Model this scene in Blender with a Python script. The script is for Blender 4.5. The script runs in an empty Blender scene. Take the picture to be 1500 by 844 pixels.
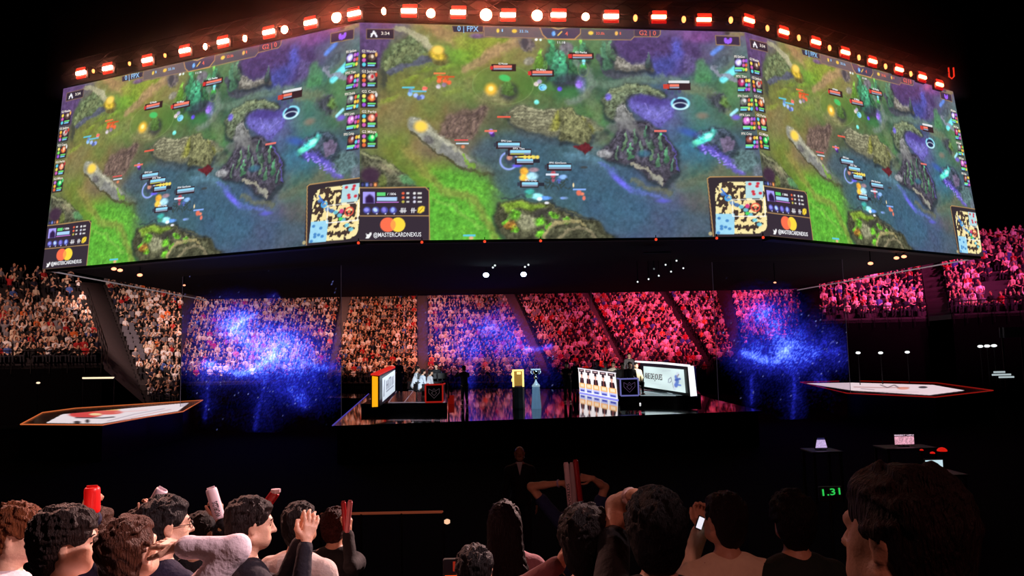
import bpy, math, random
import numpy as np
from mathutils import Vector, Matrix, Euler, Quaternion

random.seed(11)
scene = bpy.context.scene
col = scene.collection
PI = math.pi
R = math.radians

# ------------------------------------------------------------------ camera
FPX = 1100.0
CAM = Vector((0, 0, 3.2))
PITCH, ROLL = math.atan(103/FPX), R(1.29)
_f = Vector((0, math.cos(PITCH), math.sin(PITCH)))
_r0 = Vector((1, 0, 0)); _u0 = Vector((0, -math.sin(PITCH), math.cos(PITCH)))
_r = _r0*math.cos(ROLL)-_u0*math.sin(ROLL); _u = _r0*math.sin(ROLL)+_u0*math.cos(ROLL)
cd = bpy.data.cameras.new('camera'); cam = bpy.data.objects.new('camera', cd); col.objects.link(cam)
cd.sensor_width = 36; cd.lens = FPX/1500*36; cd.clip_end = 400; cd.clip_start = .05
m3 = Matrix((_r, _u, -_f)).transposed()
cam.matrix_world = Matrix.Translation(CAM) @ m3.to_4x4()
scene.camera = cam

def ray(px, py):
    return (_f+_r*((px-750)/FPX)-_u*((py-422)/FPX))
def at(px, py, z):                       # point of the ray through a photo pixel at height z
    d = ray(px, py); return CAM+d*((z-CAM.z)/d.z)
def atY(px, py, Y):                      # ... at distance Y from the camera
    d = ray(px, py); return CAM+d*(Y/d.y)
def proj(P):                             # numpy (n,3) -> px, py
    q = np.asarray(P, float)-np.array(CAM)
    z = q@np.array(_f); x = q@np.array(_r); y = q@np.array(_u)
    return 750+FPX*x/z, 422-FPX*y/z

# ------------------------------------------------------------------ materials
def srgb(c):
    return tuple((v/255/12.92 if v/255 <= .04045 else ((v/255+.055)/1.055)**2.4) for v in c)
_M = {}
def mat(name, c=(128, 128, 128), rough=.6, metal=0, emit=None, es=1.0, bump=0, bscale=20, var=0, spec=.5, alpha=None, stretch=None):
    """procedural material: base colour with optional noise variation and bump; emit for things that give off light"""
    if name in _M: return _M[name]
    m = bpy.data.materials.new(name); m.use_nodes = True
    nt = m.node_tree; b = nt.nodes['Principled BSDF']
    b.inputs['Base Color'].default_value = (*srgb(c), 1); b.inputs['Roughness'].default_value = rough
    b.inputs['Metallic'].default_value = metal; b.inputs['Specular IOR Level'].default_value = spec
    if emit is not None:
        b.inputs['Emission Color'].default_value = (*srgb(emit), 1); b.inputs['Emission Strength'].default_value = es
    if bump or var:
        tc = nt.nodes.new('ShaderNodeTexCoord'); n = nt.nodes.new('ShaderNodeTexNoise')
        n.inputs['Scale'].default_value = bscale; n.inputs['Detail'].default_value = 4
        if stretch:
            mp = nt.nodes.new('ShaderNodeMapping'); mp.inputs['Scale'].default_value = stretch
            nt.links.new(tc.outputs['Object'], mp.inputs['Vector']); nt.links.new(mp.outputs['Vector'], n.inputs['Vector'])
        else: nt.links.new(tc.outputs['Object'], n.inputs['Vector'])
        if bump:
            bp = nt.nodes.new('ShaderNodeBump'); bp.inputs['Strength'].default_value = bump; bp.inputs['Distance'].default_value = .02
            nt.links.new(n.outputs['Fac'], bp.inputs['Height']); nt.links.new(bp.outputs['Normal'], b.inputs['Normal'])
        if var:
            mx = nt.nodes.new('ShaderNodeMix'); mx.data_type = 'RGBA'
            mx.inputs[6].default_value = (*[v*(1-var) for v in srgb(c)], 1); mx.inputs[7].default_value = (*[min(1, v*(1+var)) for v in srgb(c)], 1)
            nt.links.new(n.outputs['Fac'], mx.inputs[0]); nt.links.new(mx.outputs[2], b.inputs['Base Color'])
    _M[name] = m
    return m
def vc_mat(name, mode='emit', strength=1.0, rough=.8):
    """material that reads the per-vertex colour 'Col' (a picture on a screen, or the colours of skin, hair and clothes)"""
    if name in _M: return _M[name]
    m = bpy.data.materials.new(name); m.use_nodes = True; nt = m.node_tree
    a = nt.nodes.new('ShaderNodeAttribute'); a.attribute_name = 'Col'
    out = nt.nodes['Material Output']; b = nt.nodes['Principled BSDF']
    if mode == 'emit':
        b.inputs['Base Color'].default_value = (.01, .01, .01, 1); b.inputs['Roughness'].default_value = .5
        nt.links.new(a.outputs['Color'], b.inputs['Emission Color']); b.inputs['Emission Strength'].default_value = strength
        m.cycles.emission_sampling = 'NONE' if strength <= 1.2 else 'AUTO'
    elif mode == 'diffuse':
        b.inputs['Roughness'].default_value = rough; nt.links.new(a.outputs['Color'], b.inputs['Base Color'])
    else:                                 # glow on see-through gauze
        nt.nodes.remove(b)
        e = nt.nodes.new('ShaderNodeEmission'); e.inputs['Strength'].default_value = strength
        t = nt.nodes.new('ShaderNodeBsdfTransparent'); t.inputs['Color'].default_value = (.74, .72, .78, 1)
        ad = nt.nodes.new('ShaderNodeAddShader'); nt.links.new(a.outputs['Color'], e.inputs['Color'])
        nt.links.new(e.outputs[0], ad.inputs[0]); nt.links.new(t.outputs[0], ad.inputs[1]); nt.links.new(ad.outputs[0], out.inputs['Surface'])
        m.cycles.emission_sampling = 'NONE'
    _M[name] = m
    return m

# ------------------------------------------------------------------ object helpers
def tag(o, label=None, cat=None, group=None, kind=None):
    if label: o['label'] = label
    if cat: o['category'] = cat
    if group: o['group'] = group
    if kind: o['kind'] = kind
    return o
def empty(name, loc=(0, 0, 0), rz=0.0, label=None, cat=None, group=None):
    o = bpy.data.objects.new(name, None); col.objects.link(o); o.location = loc; o.rotation_euler = (0, 0, rz)
    o.empty_display_size = .1
    return tag(o, label, cat, group)
def mesh_np(name, V, F, m=None, parent=None, colors=None, smooth=False, loc=None):
    V = np.asarray(V, np.float32); F = np.asarray(F, np.int32)
    me = bpy.data.meshes.new(name)
    me.vertices.add(len(V)); me.vertices.foreach_set('co', V.ravel())
    k = F.shape[1]
    me.loops.add(F.size); me.loops.foreach_set('vertex_index', F.ravel())
    me.polygons.add(len(F)); me.polygons.foreach_set('loop_start', np.arange(0, F.size, k, dtype=np.int32))
    me.update(calc_edges=True)
    if smooth: me.polygons.foreach_set('use_smooth', np.ones(len(F), bool))
    if colors is not None:
        ca = me.color_attributes.new('Col', 'FLOAT_COLOR', 'POINT')
        C4 = np.ones((len(V), 4), np.float32); C4[:, :3] = colors
        ca.data.foreach_set('color', C4.ravel())
    if m: me.materials.append(m)
    o = bpy.data.objects.new(name, me); col.objects.link(o)
    if parent: o.parent = parent
    if loc is not None: o.location = loc
    return o
class MB:
    """collects boxes, prisms, tubes and lathes and links them as one mesh object"""
    def __init__(s): s.v = []; s.f = []
    def add(s, vs, fs):
        b = len(s.v); s.v += [tuple(v) for v in vs]; s.f += [tuple(b+i for i in f) for f in fs]; return s
    def hexa(s, p):                       # 8 points: bottom ring then top ring
        return s.add(p, [(3, 2, 1, 0), (4, 5, 6, 7), (0, 1, 5, 4), (1, 2, 6, 5), (2, 3, 7, 6), (3, 0, 4, 7)])
    def box(s, c, d, rz=0, b=0, rot=None):
        """box with softened edges (b = bevel)"""
        hx, hy, hz = d[0]/2, d[1]/2, d[2]/2
        Mx = rot if rot is not None else Matrix.Rotation(rz, 3, 'Z'); C = Vector(c)
        if b <= 0:
            P = [(-hx, -hy, -hz), (hx, -hy, -hz), (hx, hy, -hz), (-hx, hy, -hz), (-hx, -hy, hz), (hx, -hy, hz), (hx, hy, hz), (-hx, hy, hz)]
            return s.hexa([C+Mx@Vector(p) for p in P])
        b = min(b, hx*.9, hy*.9, hz*.9); n = len(s.v); vs = []; idx = {}
        for sx in (-1, 1):
            for sy in (-1, 1):
                for sz in (-1, 1):
                    for a in range(3):
                        p = [sx*(hx-b), sy*(hy-b), sz*(hz-b)]; p[a] = (sx*hx, sy*hy, sz*hz)[a]
                        idx[(sx, sy, sz, a)] = len(vs); vs.append(C+Mx@Vector(p))
        fs = []
        for a in range(3):
            o1, o2 = [k for k in range(3) if k != a]
            for sa in (-1, 1):
                q = []
                for s1, s2 in ((-1, -1), (1, -1), (1, 1), (-1, 1)):
                    k = [0, 0, 0]; k[a] = sa; k[o1] = s1; k[o2] = s2; q.append(idx[(*k, a)])
                fs.append(q)
        for a in range(3):
            o1, o2 = [k for k in range(3) if k != a]
            for s1 in (-1, 1):
                for s2 in (-1, 1):
                    k0 = [0, 0, 0]; k0[o1] = s1; k0[o2] = s2; k1 = list(k0); k0[a] = -1; k1[a] = 1
                    fs.append([idx[(*k0, o1)], idx[(*k1, o1)], idx[(*k1, o2)], idx[(*k0, o2)]])
        for sx in (-1, 1):
            for sy in (-1, 1):
                for sz in (-1, 1): fs.append([idx[(sx, sy, sz, a)] for a in range(3)])
        return s.add(vs, fs)
    def tube(s, pts, r, n=8, caps=True):
        pts = [Vector(p) for p in pts]; rs = r if isinstance(r, (list, tuple)) else [r]*len(pts)
        b = len(s.v); vs = []
        for i, p in enumerate(pts):
            d = (pts[min(i+1, len(pts)-1)]-pts[max(i-1, 0)]).normalized()
            a = d.orthogonal().normalized() if i == 0 else (a0-d*a0.dot(d)).normalized()
            a0 = a; c = d.cross(a)
            for k in range(n): vs.append(p+(a*math.cos(2*PI*k/n)+c*math.sin(2*PI*k/n))*rs[i])
        fs = [(i*n+k, i*n+(k+1) % n, (i+1)*n+(k+1) % n, (i+1)*n+k) for i in range(len(pts)-1) for k in range(n)]
        if caps: fs += [tuple(range(n-1, -1, -1)), tuple((len(pts)-1)*n+k for k in range(n))]
        return s.add(vs, fs)
    def lathe(s, prof, c=(0, 0, 0), n=20, axis=None):
        """prof: (radius, height) pairs turned about an axis through c"""
        q = Vector((0, 0, 1)).rotation_difference(Vector(axis).normalized()) if axis is not None else Quaternion()
        C = Vector(c); vs = []
        for r_, h in prof:
            for k in range(n): vs.append(C+q@Vector((r_*math.cos(2*PI*k/n), r_*math.sin(2*PI*k/n), h)))
        L = len(prof)
        fs = [(i*n+k, i*n+(k+1) % n, (i+1)*n+(k+1) % n, (i+1)*n+k) for i in range(L-1) for k in range(n)]
        fs += [tuple(range(n-1, -1, -1)), tuple((L-1)*n+k for k in range(n))]
        return s.add(vs, fs)
    def prism(s, pts, off):
        """outline pts (3-D) extruded by vector off"""
        n = len(pts); off = Vector(off); a = [Vector(p) for p in pts]
        return s.add(a+[p+off for p in a], [tuple(range(n)), tuple(range(2*n-1, n-1, -1))]+[(i, i+n, (i+1) % n+n, (i+1) % n) for i in range(n)])
    def build(s, name, m=None, parent=None, smooth=False, loc=None):
        me = bpy.data.meshes.new(name); me.from_pydata([tuple(v) for v in s.v], [], s.f); me.update()
        import bmesh
        bm = bmesh.new(); bm.from_mesh(me); bmesh.ops.recalc_face_normals(bm, faces=bm.faces); bm.to_mesh(me); bm.free()
        if smooth:
            for p in me.polygons: p.use_smooth = True
        if m: me.materials.append(m)
        o = bpy.data.objects.new(name, me); col.objects.link(o)
        if parent: o.parent = parent
        if loc is not None: o.location = loc
        return o
def copy_tree(o, parent=None):
    c = o.copy(); col.objects.link(c); c.parent = parent
    for ch in list(o.children): copy_tree(ch, c)
    return c
def text_mesh(name, body, M4, h, m, parent=None, depth=.004, w=None):
    """lettering as a real mesh; M4 places its centre, x to the right and y up; h = letter height; w = fit to this width"""
    cu = bpy.data.curves.new(name, 'FONT'); cu.body = body; cu.size = h*1.38; cu.align_x = 'CENTER'; cu.align_y = 'CENTER'
    cu.extrude = depth; cu.offset = h*.012; cu.resolution_u = 2
    t = bpy.data.objects.new(name+'_tmp', cu); col.objects.link(t)
    dg = bpy.context.evaluated_depsgraph_get(); dg.update()
    me = bpy.data.meshes.new_from_object(t.evaluated_get(dg)); me.name = name
    bpy.data.objects.remove(t); bpy.data.curves.remove(cu)
    me.materials.clear(); me.materials.append(m)
    xs = [v.co.x for v in me.vertices] or [0]; W = max(xs)-min(xs)
    S = Matrix.Diagonal((w/W if w and W else 1, 1, 1, 1))
    me.transform(M4 @ S)
    o = bpy.data.objects.new(name, me); col.objects.link(o)
    if parent: o.parent = parent
    return o
def basis(o, x, y):                       # 4x4 with origin o, x axis, y axis
    x = Vector(x).normalized(); y = Vector(y); y = (y-x*y.dot(x)).normalized(); z = x.cross(y)
    M4 = Matrix((x, y, z)).transposed().to_4x4(); M4.translation = Vector(o); return M4
def lamp(name, kind, loc, target, power, c, size=.3, angle=60, blend=.5):
    ld = bpy.data.lights.new(name, kind); ld.energy = power; ld.color = c
    if kind == 'SPOT': ld.spot_size = R(angle); ld.spot_blend = blend; ld.shadow_soft_size = size
    elif kind == 'AREA': ld.size = size
    else: ld.shadow_soft_size = size
    o = bpy.data.objects.new(name, ld); col.objects.link(o); o.location = loc
    d = Vector(target)-Vector(loc); o.rotation_euler = d.to_track_quat('-Z', 'Y').to_euler()
    return o
# ------------------------------------------------------------------ picture shown on the LED screens
# painted in numpy on a canvas laid out like the central screen, then stored per vertex on the LED panels
CX0, CY0, CS = 520.0, 26.0, 1.6
CWN, CHN = int(622*CS), int(334*CS)
rngp = np.random.default_rng(7)

def vnoise(h, w, cell, seed):
    r = np.random.default_rng(seed)
    gh, gw = int(h/cell)+3, int(w/cell)+3
    g = r.random((gh, gw))
    y = np.arange(h)/cell; x = np.arange(w)/cell
    yi = y.astype(int); xi = x.astype(int)
    fy = y-yi; fx = x-xi
    fy = (fy*fy*(3-2*fy))[:, None]; fx = (fx*fx*(3-2*fx))[None, :]
    a = g[yi][:, xi]; b = g[yi][:, xi+1]; c = g[yi+1][:, xi]; d = g[yi+1][:, xi+1]
    return (a*(1-fx)+b*fx)*(1-fy)+(c*(1-fx)+d*fx)*fy

def fbm(h, w, cell, seed, octs=4):
    s = np.zeros((h, w)); a = 1.0; t = 0
    for o in range(octs):
        s += a*vnoise(h, w, max(1.01, cell/2**o), seed+o*13); t += a; a *= .55
    return s/t

def gblur(m, s):
    if s <= 0.3: return m
    r = int(3*s)+1
    k = np.exp(-.5*(np.arange(-r, r+1)/s)**2); k /= k.sum()
    m = np.apply_along_axis(lambda v: np.convolve(v, k, 'same'), 0, m)
    return np.apply_along_axis(lambda v: np.convolve(v, k, 'same'), 1, m)

def paint_screen():
    H, W = CHN, CWN
    PY, PX = np.mgrid[0:H, 0:W]
    PX = PX/CS+CX0; PY = PY/CS+CY0
    n1 = fbm(H, W, 22*CS, 1, 4); n2 = fbm(H, W, 22*CS, 2, 4)
    n3 = fbm(H, W, 5*CS, 3, 3); n4 = fbm(H, W, 3*CS, 4, 2); n5 = fbm(H, W, 50*CS, 5, 3)
    WX = PX+(n1-.5)*16+(n3-.5)*5; WY = PY+(n2-.5)*14+(n4-.5)*4
    base = [[(100,66,120),(88,80,100),(118,112,62),(130,120,75),(112,118,56),(120,122,66),(98,118,68),(88,110,78),(82,60,100),(92,65,108),(98,70,120),(92,75,100),(100,82,112)],
     [(66,62,78),(82,92,60),(106,110,66),(96,128,48),(120,118,60),(116,112,70),(66,96,62),(72,98,68),(68,58,95),(78,68,128),(86,72,108),(84,100,100),(84,88,104)],
     [(72,74,72),(104,112,56),(102,114,56),(98,118,56),(106,112,60),(70,104,52),(56,92,58),(62,84,68),(66,88,82),(72,84,108),(62,98,80),(72,108,72),(76,86,94)],
     [(108,102,58),(116,108,66),(100,108,56),(102,94,66),(80,82,62),(88,96,70),(78,96,64),(74,108,60),(66,74,92),(76,78,124),(66,100,94),(68,90,72),(82,92,84)],
     [(92,92,64),(102,112,50),(116,102,74),(96,88,74),(72,82,70),(60,82,92),(66,88,86),(88,98,78),(70,82,82),(64,88,108),(54,104,124),(56,78,96),(70,80,94)],
     [(70,78,70),(86,104,46),(94,128,44),(82,120,50),(76,94,64),(54,78,92),(54,78,98),(54,86,102),(60,78,108),(74,82,92),(66,90,80),(84,92,72),(62,82,92)],
     [(56,52,52),(76,122,48),(80,142,48),(86,150,52),(78,114,56),(74,92,64),(58,82,78),(54,86,108),(54,88,114),(70,78,108),(84,78,82),(74,66,72),(56,52,58)],
     [(48,44,50),(70,118,48),(82,144,50),(88,154,54),(86,146,50),(74,98,54),(94,86,64),(74,82,82),(58,78,104),(74,72,94),(74,66,76),(56,48,58),(48,44,50)]]
    B = np.array(base, float)
    gx = np.clip((WX-527)/50, 0, 11.999); gy = np.clip((WY-35)/45, 0, 6.999)
    xi = gx.astype(int); yi = gy.astype(int); fx = (gx-xi); fy = (gy-yi)
    fx = (fx*fx*(3-2*fx))[..., None]; fy = (fy*fy*(3-2*fy))[..., None]
    I = (B[yi, xi]*(1-fx)+B[yi, xi+1]*fx)*(1-fy)+(B[yi+1, xi]*(1-fx)+B[yi+1, xi+1]*fx)*fy
    I = I/255.
    I *= (1.08+.26*(n3-.5)+.16*(n4-.5)+.25*(n1-.5))[..., None]
    I[..., 1] += .05*(n5-.5)*2; I[..., 0] += .05*(n2-.5)*2
    K = 1/4.2206
    OFF = {'A': (500, 0), 'B': (820, 0), 'C': (500, 180), 'D': (820, 180), 'P': (0, 0)}
    def cv(t, pts):
        o = OFF[t]; k = 1.0 if t == 'P' else K
        return [(o[0]+x*k, o[1]+y*k) for x, y in pts]
    def box(xs, ys, pad):
        x0 = max(0, int((min(xs)-pad-CX0)*CS)); x1 = min(W, int((max(xs)+pad-CX0)*CS)+1)
        y0 = max(0, int((min(ys)-pad-CY0)*CS)); y1 = min(H, int((max(ys)+pad-CY0)*CS)+1)
        return y0, y1, x0, x1
    def comp(sl, m, col, a, tex):
        y0, y1, x0, x1 = sl
        c = np.array(col)/255.
        c = np.broadcast_to(c, m.shape+(3,)).copy()
        if tex: c *= (1.1+tex*1.2*(n4[y0:y1, x0:x1]-.5)+tex*1.9*(n3[y0:y1, x0:x1]-.5))[..., None]
        m = (m*a)[..., None]
        I[y0:y1, x0:x1] = I[y0:y1, x0:x1]*(1-m)+c*m
    def poly(t, pts, col, a=1, soft=1.2, tex=.25, warp=True):
        P = cv(t, pts); xs = [p[0] for p in P]; ys = [p[1] for p in P]
        sl = box(xs, ys, 14 if warp else 3+soft*2)
        y0, y1, x0, x1 = sl
        if y1 <= y0 or x1 <= x0: return
        QX = (WX if warp else PX)[y0:y1, x0:x1]; QY = (WY if warp else PY)[y0:y1, x0:x1]
        ins = np.zeros(QX.shape, bool)
        for i in range(len(P)):
            ax, ay = P[i]; bx, by = P[(i+1) % len(P)]
            if ay == by: continue
            c = (ay > QY) != (by > QY)
            ins ^= c & (QX < (bx-ax)*(QY-ay)/(by-ay)+ax)
        comp(sl, gblur(ins.astype(float), soft*CS), col, a, tex)
    def ell(t, x, y, rx, ry, col, a=1, soft=.25, rot=0, tex=0., ring=0, warp=False):
        (cx, cy), = cv(t, [(x, y)]); k = 1.0 if t == 'P' else K
        rx *= k; ry *= k; R = max(rx, ry)*(1+soft)+4
        sl = box([cx-R, cx+R], [cy-R, cy+R], 8 if warp else 1)
        y0, y1, x0, x1 = sl
        if y1 <= y0 or x1 <= x0: return
        dx = (WX if warp else PX)[y0:y1, x0:x1]-cx; dy = (WY if warp else PY)[y0:y1, x0:x1]-cy
        c, s = math.cos(rot), math.sin(rot)
        u = (dx*c+dy*s)/rx; v = (-dx*s+dy*c)/ry
        d = np.sqrt(u*u+v*v)
        if ring: m = np.clip(1-np.abs(d-1)/ring, 0, 1)
        else: m = np.clip((1+soft-d)/(2*soft), 0, 1)
        comp(sl, m*m*(3-2*m), col, a, tex)
    def line(t, pts, w, col, a=1, soft=.5, warp=True, tex=.2):
        P = cv(t, pts); k = 1.0 if t == 'P' else K; w *= k*.5
        xs = [p[0] for p in P]; ys = [p[1] for p in P]
        sl = box(xs, ys, w*2+(12 if warp else 2)); y0, y1, x0, x1 = sl
        if y1 <= y0 or x1 <= x0: return
        QX = (WX if warp else PX)[y0:y1, x0:x1]; QY = (WY if warp else PY)[y0:y1, x0:x1]
        d = np.full(QX.shape, 1e9)
        for i in range(len(P)-1):
            ax, ay = P[i]; bx, by = P[i+1]; ex, ey = bx-ax, by-ay
            q = np.clip(((QX-ax)*ex+(QY-ay)*ey)/(ex*ex+ey*ey+1e-9), 0, 1)
            d = np.minimum(d, np.hypot(QX-ax-q*ex, QY-ay-q*ey))
        m = np.clip((w*(1+soft)-d)/(2*w*soft+1e-6), 0, 1)
        comp(sl, m*m*(3-2*m), col, a, tex)
    def rect(t, x0, y0, x1, y1, col, a=1, soft=.25, tex=0.):
        poly(t, [(x0, y0), (x1, y0), (x1, y1), (x0, y1)], col, a, soft, tex, False)
    def frame(t, pts, col, w=4, a=1):
        line(t, pts+[pts[0]], w, col, a, .4, False, 0)
    def rk(t, pts, col, a=1, soft=1.2, tex=.3):
        """rock: dark foot, body, lit crown"""
        cx = sum(p[0] for p in pts)/len(pts); cy = sum(p[1] for p in pts)/len(pts)
        poly(t, [(cx+(x-cx)*1.06+6, cy+(y-cy)*1.08+14) for x, y in pts], (34, 40, 46), .75, 1.8, .2)
        poly(t, pts, tuple(c*.84 for c in col), a, soft, tex)
        poly(t, [(cx+(x-cx)*.8-6, cy+(y-cy)*.68-12) for x, y in pts], tuple(min(255, c*1.2) for c in col), .55, 1.8, tex*1.2)
        n = len(pts)
        for k in range(n):
            x0, y0 = pts[k]; x1, y1 = pts[(k+1) % n]
            if y0 < cy and y1 < cy: line(t, [(cx+(x0-cx)*.93, cy+(y0-cy)*.9), (cx+(x1-cx)*.93, cy+(y1-cy)*.9)], 9, tuple(min(255, c*1.4) for c in col), .5, .7)
            line(t, [(cx+(x0-cx)*.5, cy+(y0-cy)*.5), (cx+(x0-cx)*.95, cy+(y0-cy)*.95)], 6, tuple(c*.5 for c in col), .45, .7)
    def tree(t, x, y, rx, ry, col):
        ell(t, x+rx*.3, y+ry*.35, rx*1.2, ry*.9, (38, 40, 48), .7, .4, tex=.2)
        for k in range(4):
            f = k/3.; ell(t, x, y+ry*(f*1.3-.75), rx*(.45+.55*f), ry*.36, tuple(c*(1.15-.35*f) for c in col), .9, .35, tex=.4, warp=True)
    # ---- terrain: top left
    poly('A', [(120,140),(345,145),(320,240),(250,330),(230,430),(120,400)], (80,58,98), .9, 2)
    poly('A', [(240,400),(320,290),(430,215),(520,250),(560,310),(460,345),(330,405),(260,450)], (92,104,74), .95, 1.2, .5)
    poly('A', [(250,450),(330,405),(470,345),(555,335),(570,365),(440,398),(290,470)], (76,78,96), .9, 1)
    for k in range(26):
        x = 255+k*11; y = 420-k*7+rngp.random()*30
        line('A', [(x, y), (x+14, y-60)], 7, (118,124,84), .55, .8)
    ell('A', 250, 480, 22, 60, (60,62,56), .8, .4, warp=True)
    line('A', [(345,178),(430,190),(500,240),(560,300)], 40, (150,146,118), .95, .4)
    ell('A', 605, 345, 66, 46, (96,90,52), 1, .25, .4, .3, warp=True)
    ell('A', 595, 340, 50, 30, (190,160,50), .9, .4, .4, .3)
    ell('A', 597, 308, 36, 26, (250,205,90), 1, .5)
    line('A', [(545,155),(640,220),(745,270)], 70, (150,118,84), .75, .7)
    poly('A', [(680,240),(900,215),(1080,235),(1060,280),(860,330),(740,320)], (122,142,48), .6, 3)
    line('A', [(1080,262),(930,340),(770,430)], 62, (152,120,92), .75, .6)
    for x, y in [(820,345),(560,490),(470,560),(640,420),(300,620),(700,560),(420,500),(520,420)]:
        ell('A', x, y, 55, 16, (124,152,46), .45, .8, -.4, .3, warp=True)
    line('A', [(300,780),(360,660),(560,560),(800,520)], 90, (112,106,74), .4, .9)
    ell('A', 1145, 280, 55, 42, (92,84,84), 1, .3, 0, .4, warp=True); ell('A', 1135, 262, 22, 30, (70,66,72), 1, .4)
    ell('A', 840, 222, 46, 16, (96,72,110), .9, .5, 0, .3)
    ell('A', 1160, 378, 34, 24, (122,118,104), 1, .3, -.3, .3); ell('A', 1392, 300, 44, 40, (98,94,100), 1, .3, 0, .3)
    ell('A', 1000, 525, 185, 120, (84,120,50), .45, .12); ell('A', 1000, 525, 188, 122, (130,158,90), .5, .2, 0, 0, .03)
    ell('A', 960, 600, 110, 50, (128,118,88), .7, .5, 0, .3, warp=True)
    ell('A', 925, 552, 34, 34, (255,190,60), 1, .6); ell('A', 925, 548, 15, 15, (255,235,150), 1, .5)
    tree('A', 1025, 545, 46, 62, (84,116,56)); ell('A', 1010, 482, 36, 20, (70,190,100), .9, .3, .2)
    for x, y, rx, ry, c in [(1225,385,30,70,(98,140,52)),(1295,330,40,80,(62,128,86)),(1330,420,40,95,(60,124,92)),(1365,430,40,95,(66,148,110)),(1260,440,24,60,(80,120,64)),(1425,420,34,90,(58,110,74)),(1460,380,34,90,(70,120,80)),(1500,330,30,70,(60,110,80))]:
        tree('A', x, y, rx, ry, c)
    ell('A', 1400, 500, 90, 45, (50,48,66), .7, .5, 0, .3)
    poly('A', [(590,844),(640,725),(760,660),(885,640),(915,680),(860,770),(800,860)], (100,82,74), .95, 2, .4)
    for k in range(7): line('A', [(620+k*30,844),(680+k*28,740),(860+k*4,660)], 7, (70,56,56), .5, .7)
    # log and slab in the middle
    rk('A', [(990,690),(1080,648),(1250,668),(1440,690),(1560,720),(1640,790),(1500,850),(1300,850),(1150,800),(1040,760)], (122,120,96), 1, 1.5, .35)
    for k in range(6): line('A', [(1010+k*8,690+k*17),(1240,685+k*22),(1560,735+k*18)], 8, (84,82,66), .65, .6)
    poly('A', [(1040,770),(1200,820),(1400,860),(1640,810),(1600,880),(1300,900),(1080,830)], (62,66,66), .8, 2, .3)
    for x, y in [(1350,720),(1400,760),(1480,740),(1320,760),(1540,790)]: ell('A', x, y, 40, 34, (104,104,44), .8, .5, 0, .6, warp=True)
    # stone arm with lantern
    line('C', [(455,10),(545,95),(640,155)], 92, (128,128,116), 1, .3); line('C', [(640,160),(740,225),(800,262)], 70, (112,112,108), 1, .35)
    line('C', [(800,262),(900,300)], 44, (92,98,76), 1, .4); line('C', [(470,-10),(560,60),(680,140),(800,220)], 20, (162,160,140), .7, .7)
    line('C', [(440,60),(560,160),(720,260),(850,320),(920,320)], 16, (62,58,40), .8, .8)
    line('C', [(760,200),(800,280)], 18, (110,150,50), .8, .6)
    ell('C', 492, 22, 40, 34, (250,205,80), 1, .5); ell('C', 540, 105, 34, 24, (90,86,90), .7, .4, .5, .5)
    # river and lowland
    poly('C', [(800,200),(850,110),(1000,50),(1435,110),(1700,150),(1800,230),(1900,500),(2300,560),(2330,720),(1560,720),(1400,560),(1200,490),(990,450),(930,320),(840,260)], (56,80,100), .6, 5, .2)
    poly('C', [(560,300),(700,300),(900,340),(940,440),(940,600),(1040,735),(545,735),(550,450)], (78,146,46), .75, 5, .3)
    line('C', [(400,160),(520,300),(620,410),(800,470),(880,560),(960,690)], 55, (128,116,62), .55, .8)
    line('C', [(580,470),(700,520),(860,640)], 20, (150,170,90), .3, .9)
    for k in range(26):
        ell('C', 570+rngp.random()*400, 330+rngp.random()*380, 40, 12, (106,178,56), .3, .9, .5, .3, warp=True)
    rk('C', [(125,170),(240,225),(330,280),(470,390),(350,405),(230,400),(120,380)], (78,78,62), .95, 1.5, .5)
    ell('C', 180, 325, 60, 50, (58,36,58), .9, .4); ell('C', 285, 280, 50, 30, (112,106,84), .9, .4, .5, .4, warp=True)
    ell('C', 400, 355, 50, 22, (80,130,84), .8, .5, .3, .4, warp=True); ell('C', 255, 360, 26, 40, (90,100,50), .8, .4, 0, .4)
    line('C', [(120,180),(250,240),(340,300)], 18, (130,132,96), .7, .6)
    rk('C', [(945,560),(990,485),(1080,465),(1200,478),(1330,510),(1480,560),(1600,620),(1680,700),(1680,760),(1080,760),(960,640)], (72,72,54), .97, 1.5, .5)
    poly('C', [(985,500),(1080,475),(1200,490),(1280,520),(1180,545),(1080,530),(1010,560)], (116,150,46), .85, 1.6, .4)
    ell('C', 1150, 610, 62, 40, (124,124,98), 1, .3, .3, .4, warp=True); ell('C', 1240, 560, 60, 34, (52,50,46), .9, .4, 0, .3)
    for x, y, r in [(1055,575,34),(1235,610,36),(1325,575,26),(1080,650,24),(1230,690,30),(1400,600,24),(1010,610,20),(1290,650,24)]:
        ell('C', x, y, r, r*.8, (98,176,44), .85, .5, 0, .6, warp=True)
    ell('C', 1050, 630, 34, 22, (190,120,40), .6, .6, 0, .5, warp=True)
    line('C', [(1250,710),(1340,620),(1440,600),(1500,640)], 22, (150,138,96), .8, .6); line('C', [(1340,718),(1420,650),(1520,670),(1560,730)], 16, (140,128,100), .6, .6)
    line('C', [(1000,460),(1200,440),(1420,560),(1560,600)], 14, (40,48,56), .6, .8)
    # ---- right half
    poly('B', [(335,230),(600,232),(840,255),(860,430),(700,480),(600,440),(560,375),(440,372),(345,320)], (70,52,92), .9, 3, .25)
    ell('B', 722, 310, 45, 60, (80,84,176), .8, .7, 0, .3, warp=True); ell('B', 650, 410, 95, 55, (62,70,142), .75, .7, 0, .3, warp=True)
    ell('B', 860, 225, 90, 36, (108,62,116), .8, .7, 0, .3); ell('B', 800, 215, 14, 20, (130,90,150), .7, .6); ell('B', 885, 230, 12, 20, (120,80,140), .7, .6)
    ell('B', 795, 400, 40, 60, (80,70,110), .8, .4, 0, .4, warp=True)
    line('B', [(240,360),(290,440),(400,470),(560,420)], 44, (66,68,78), .95, .5)
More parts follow.
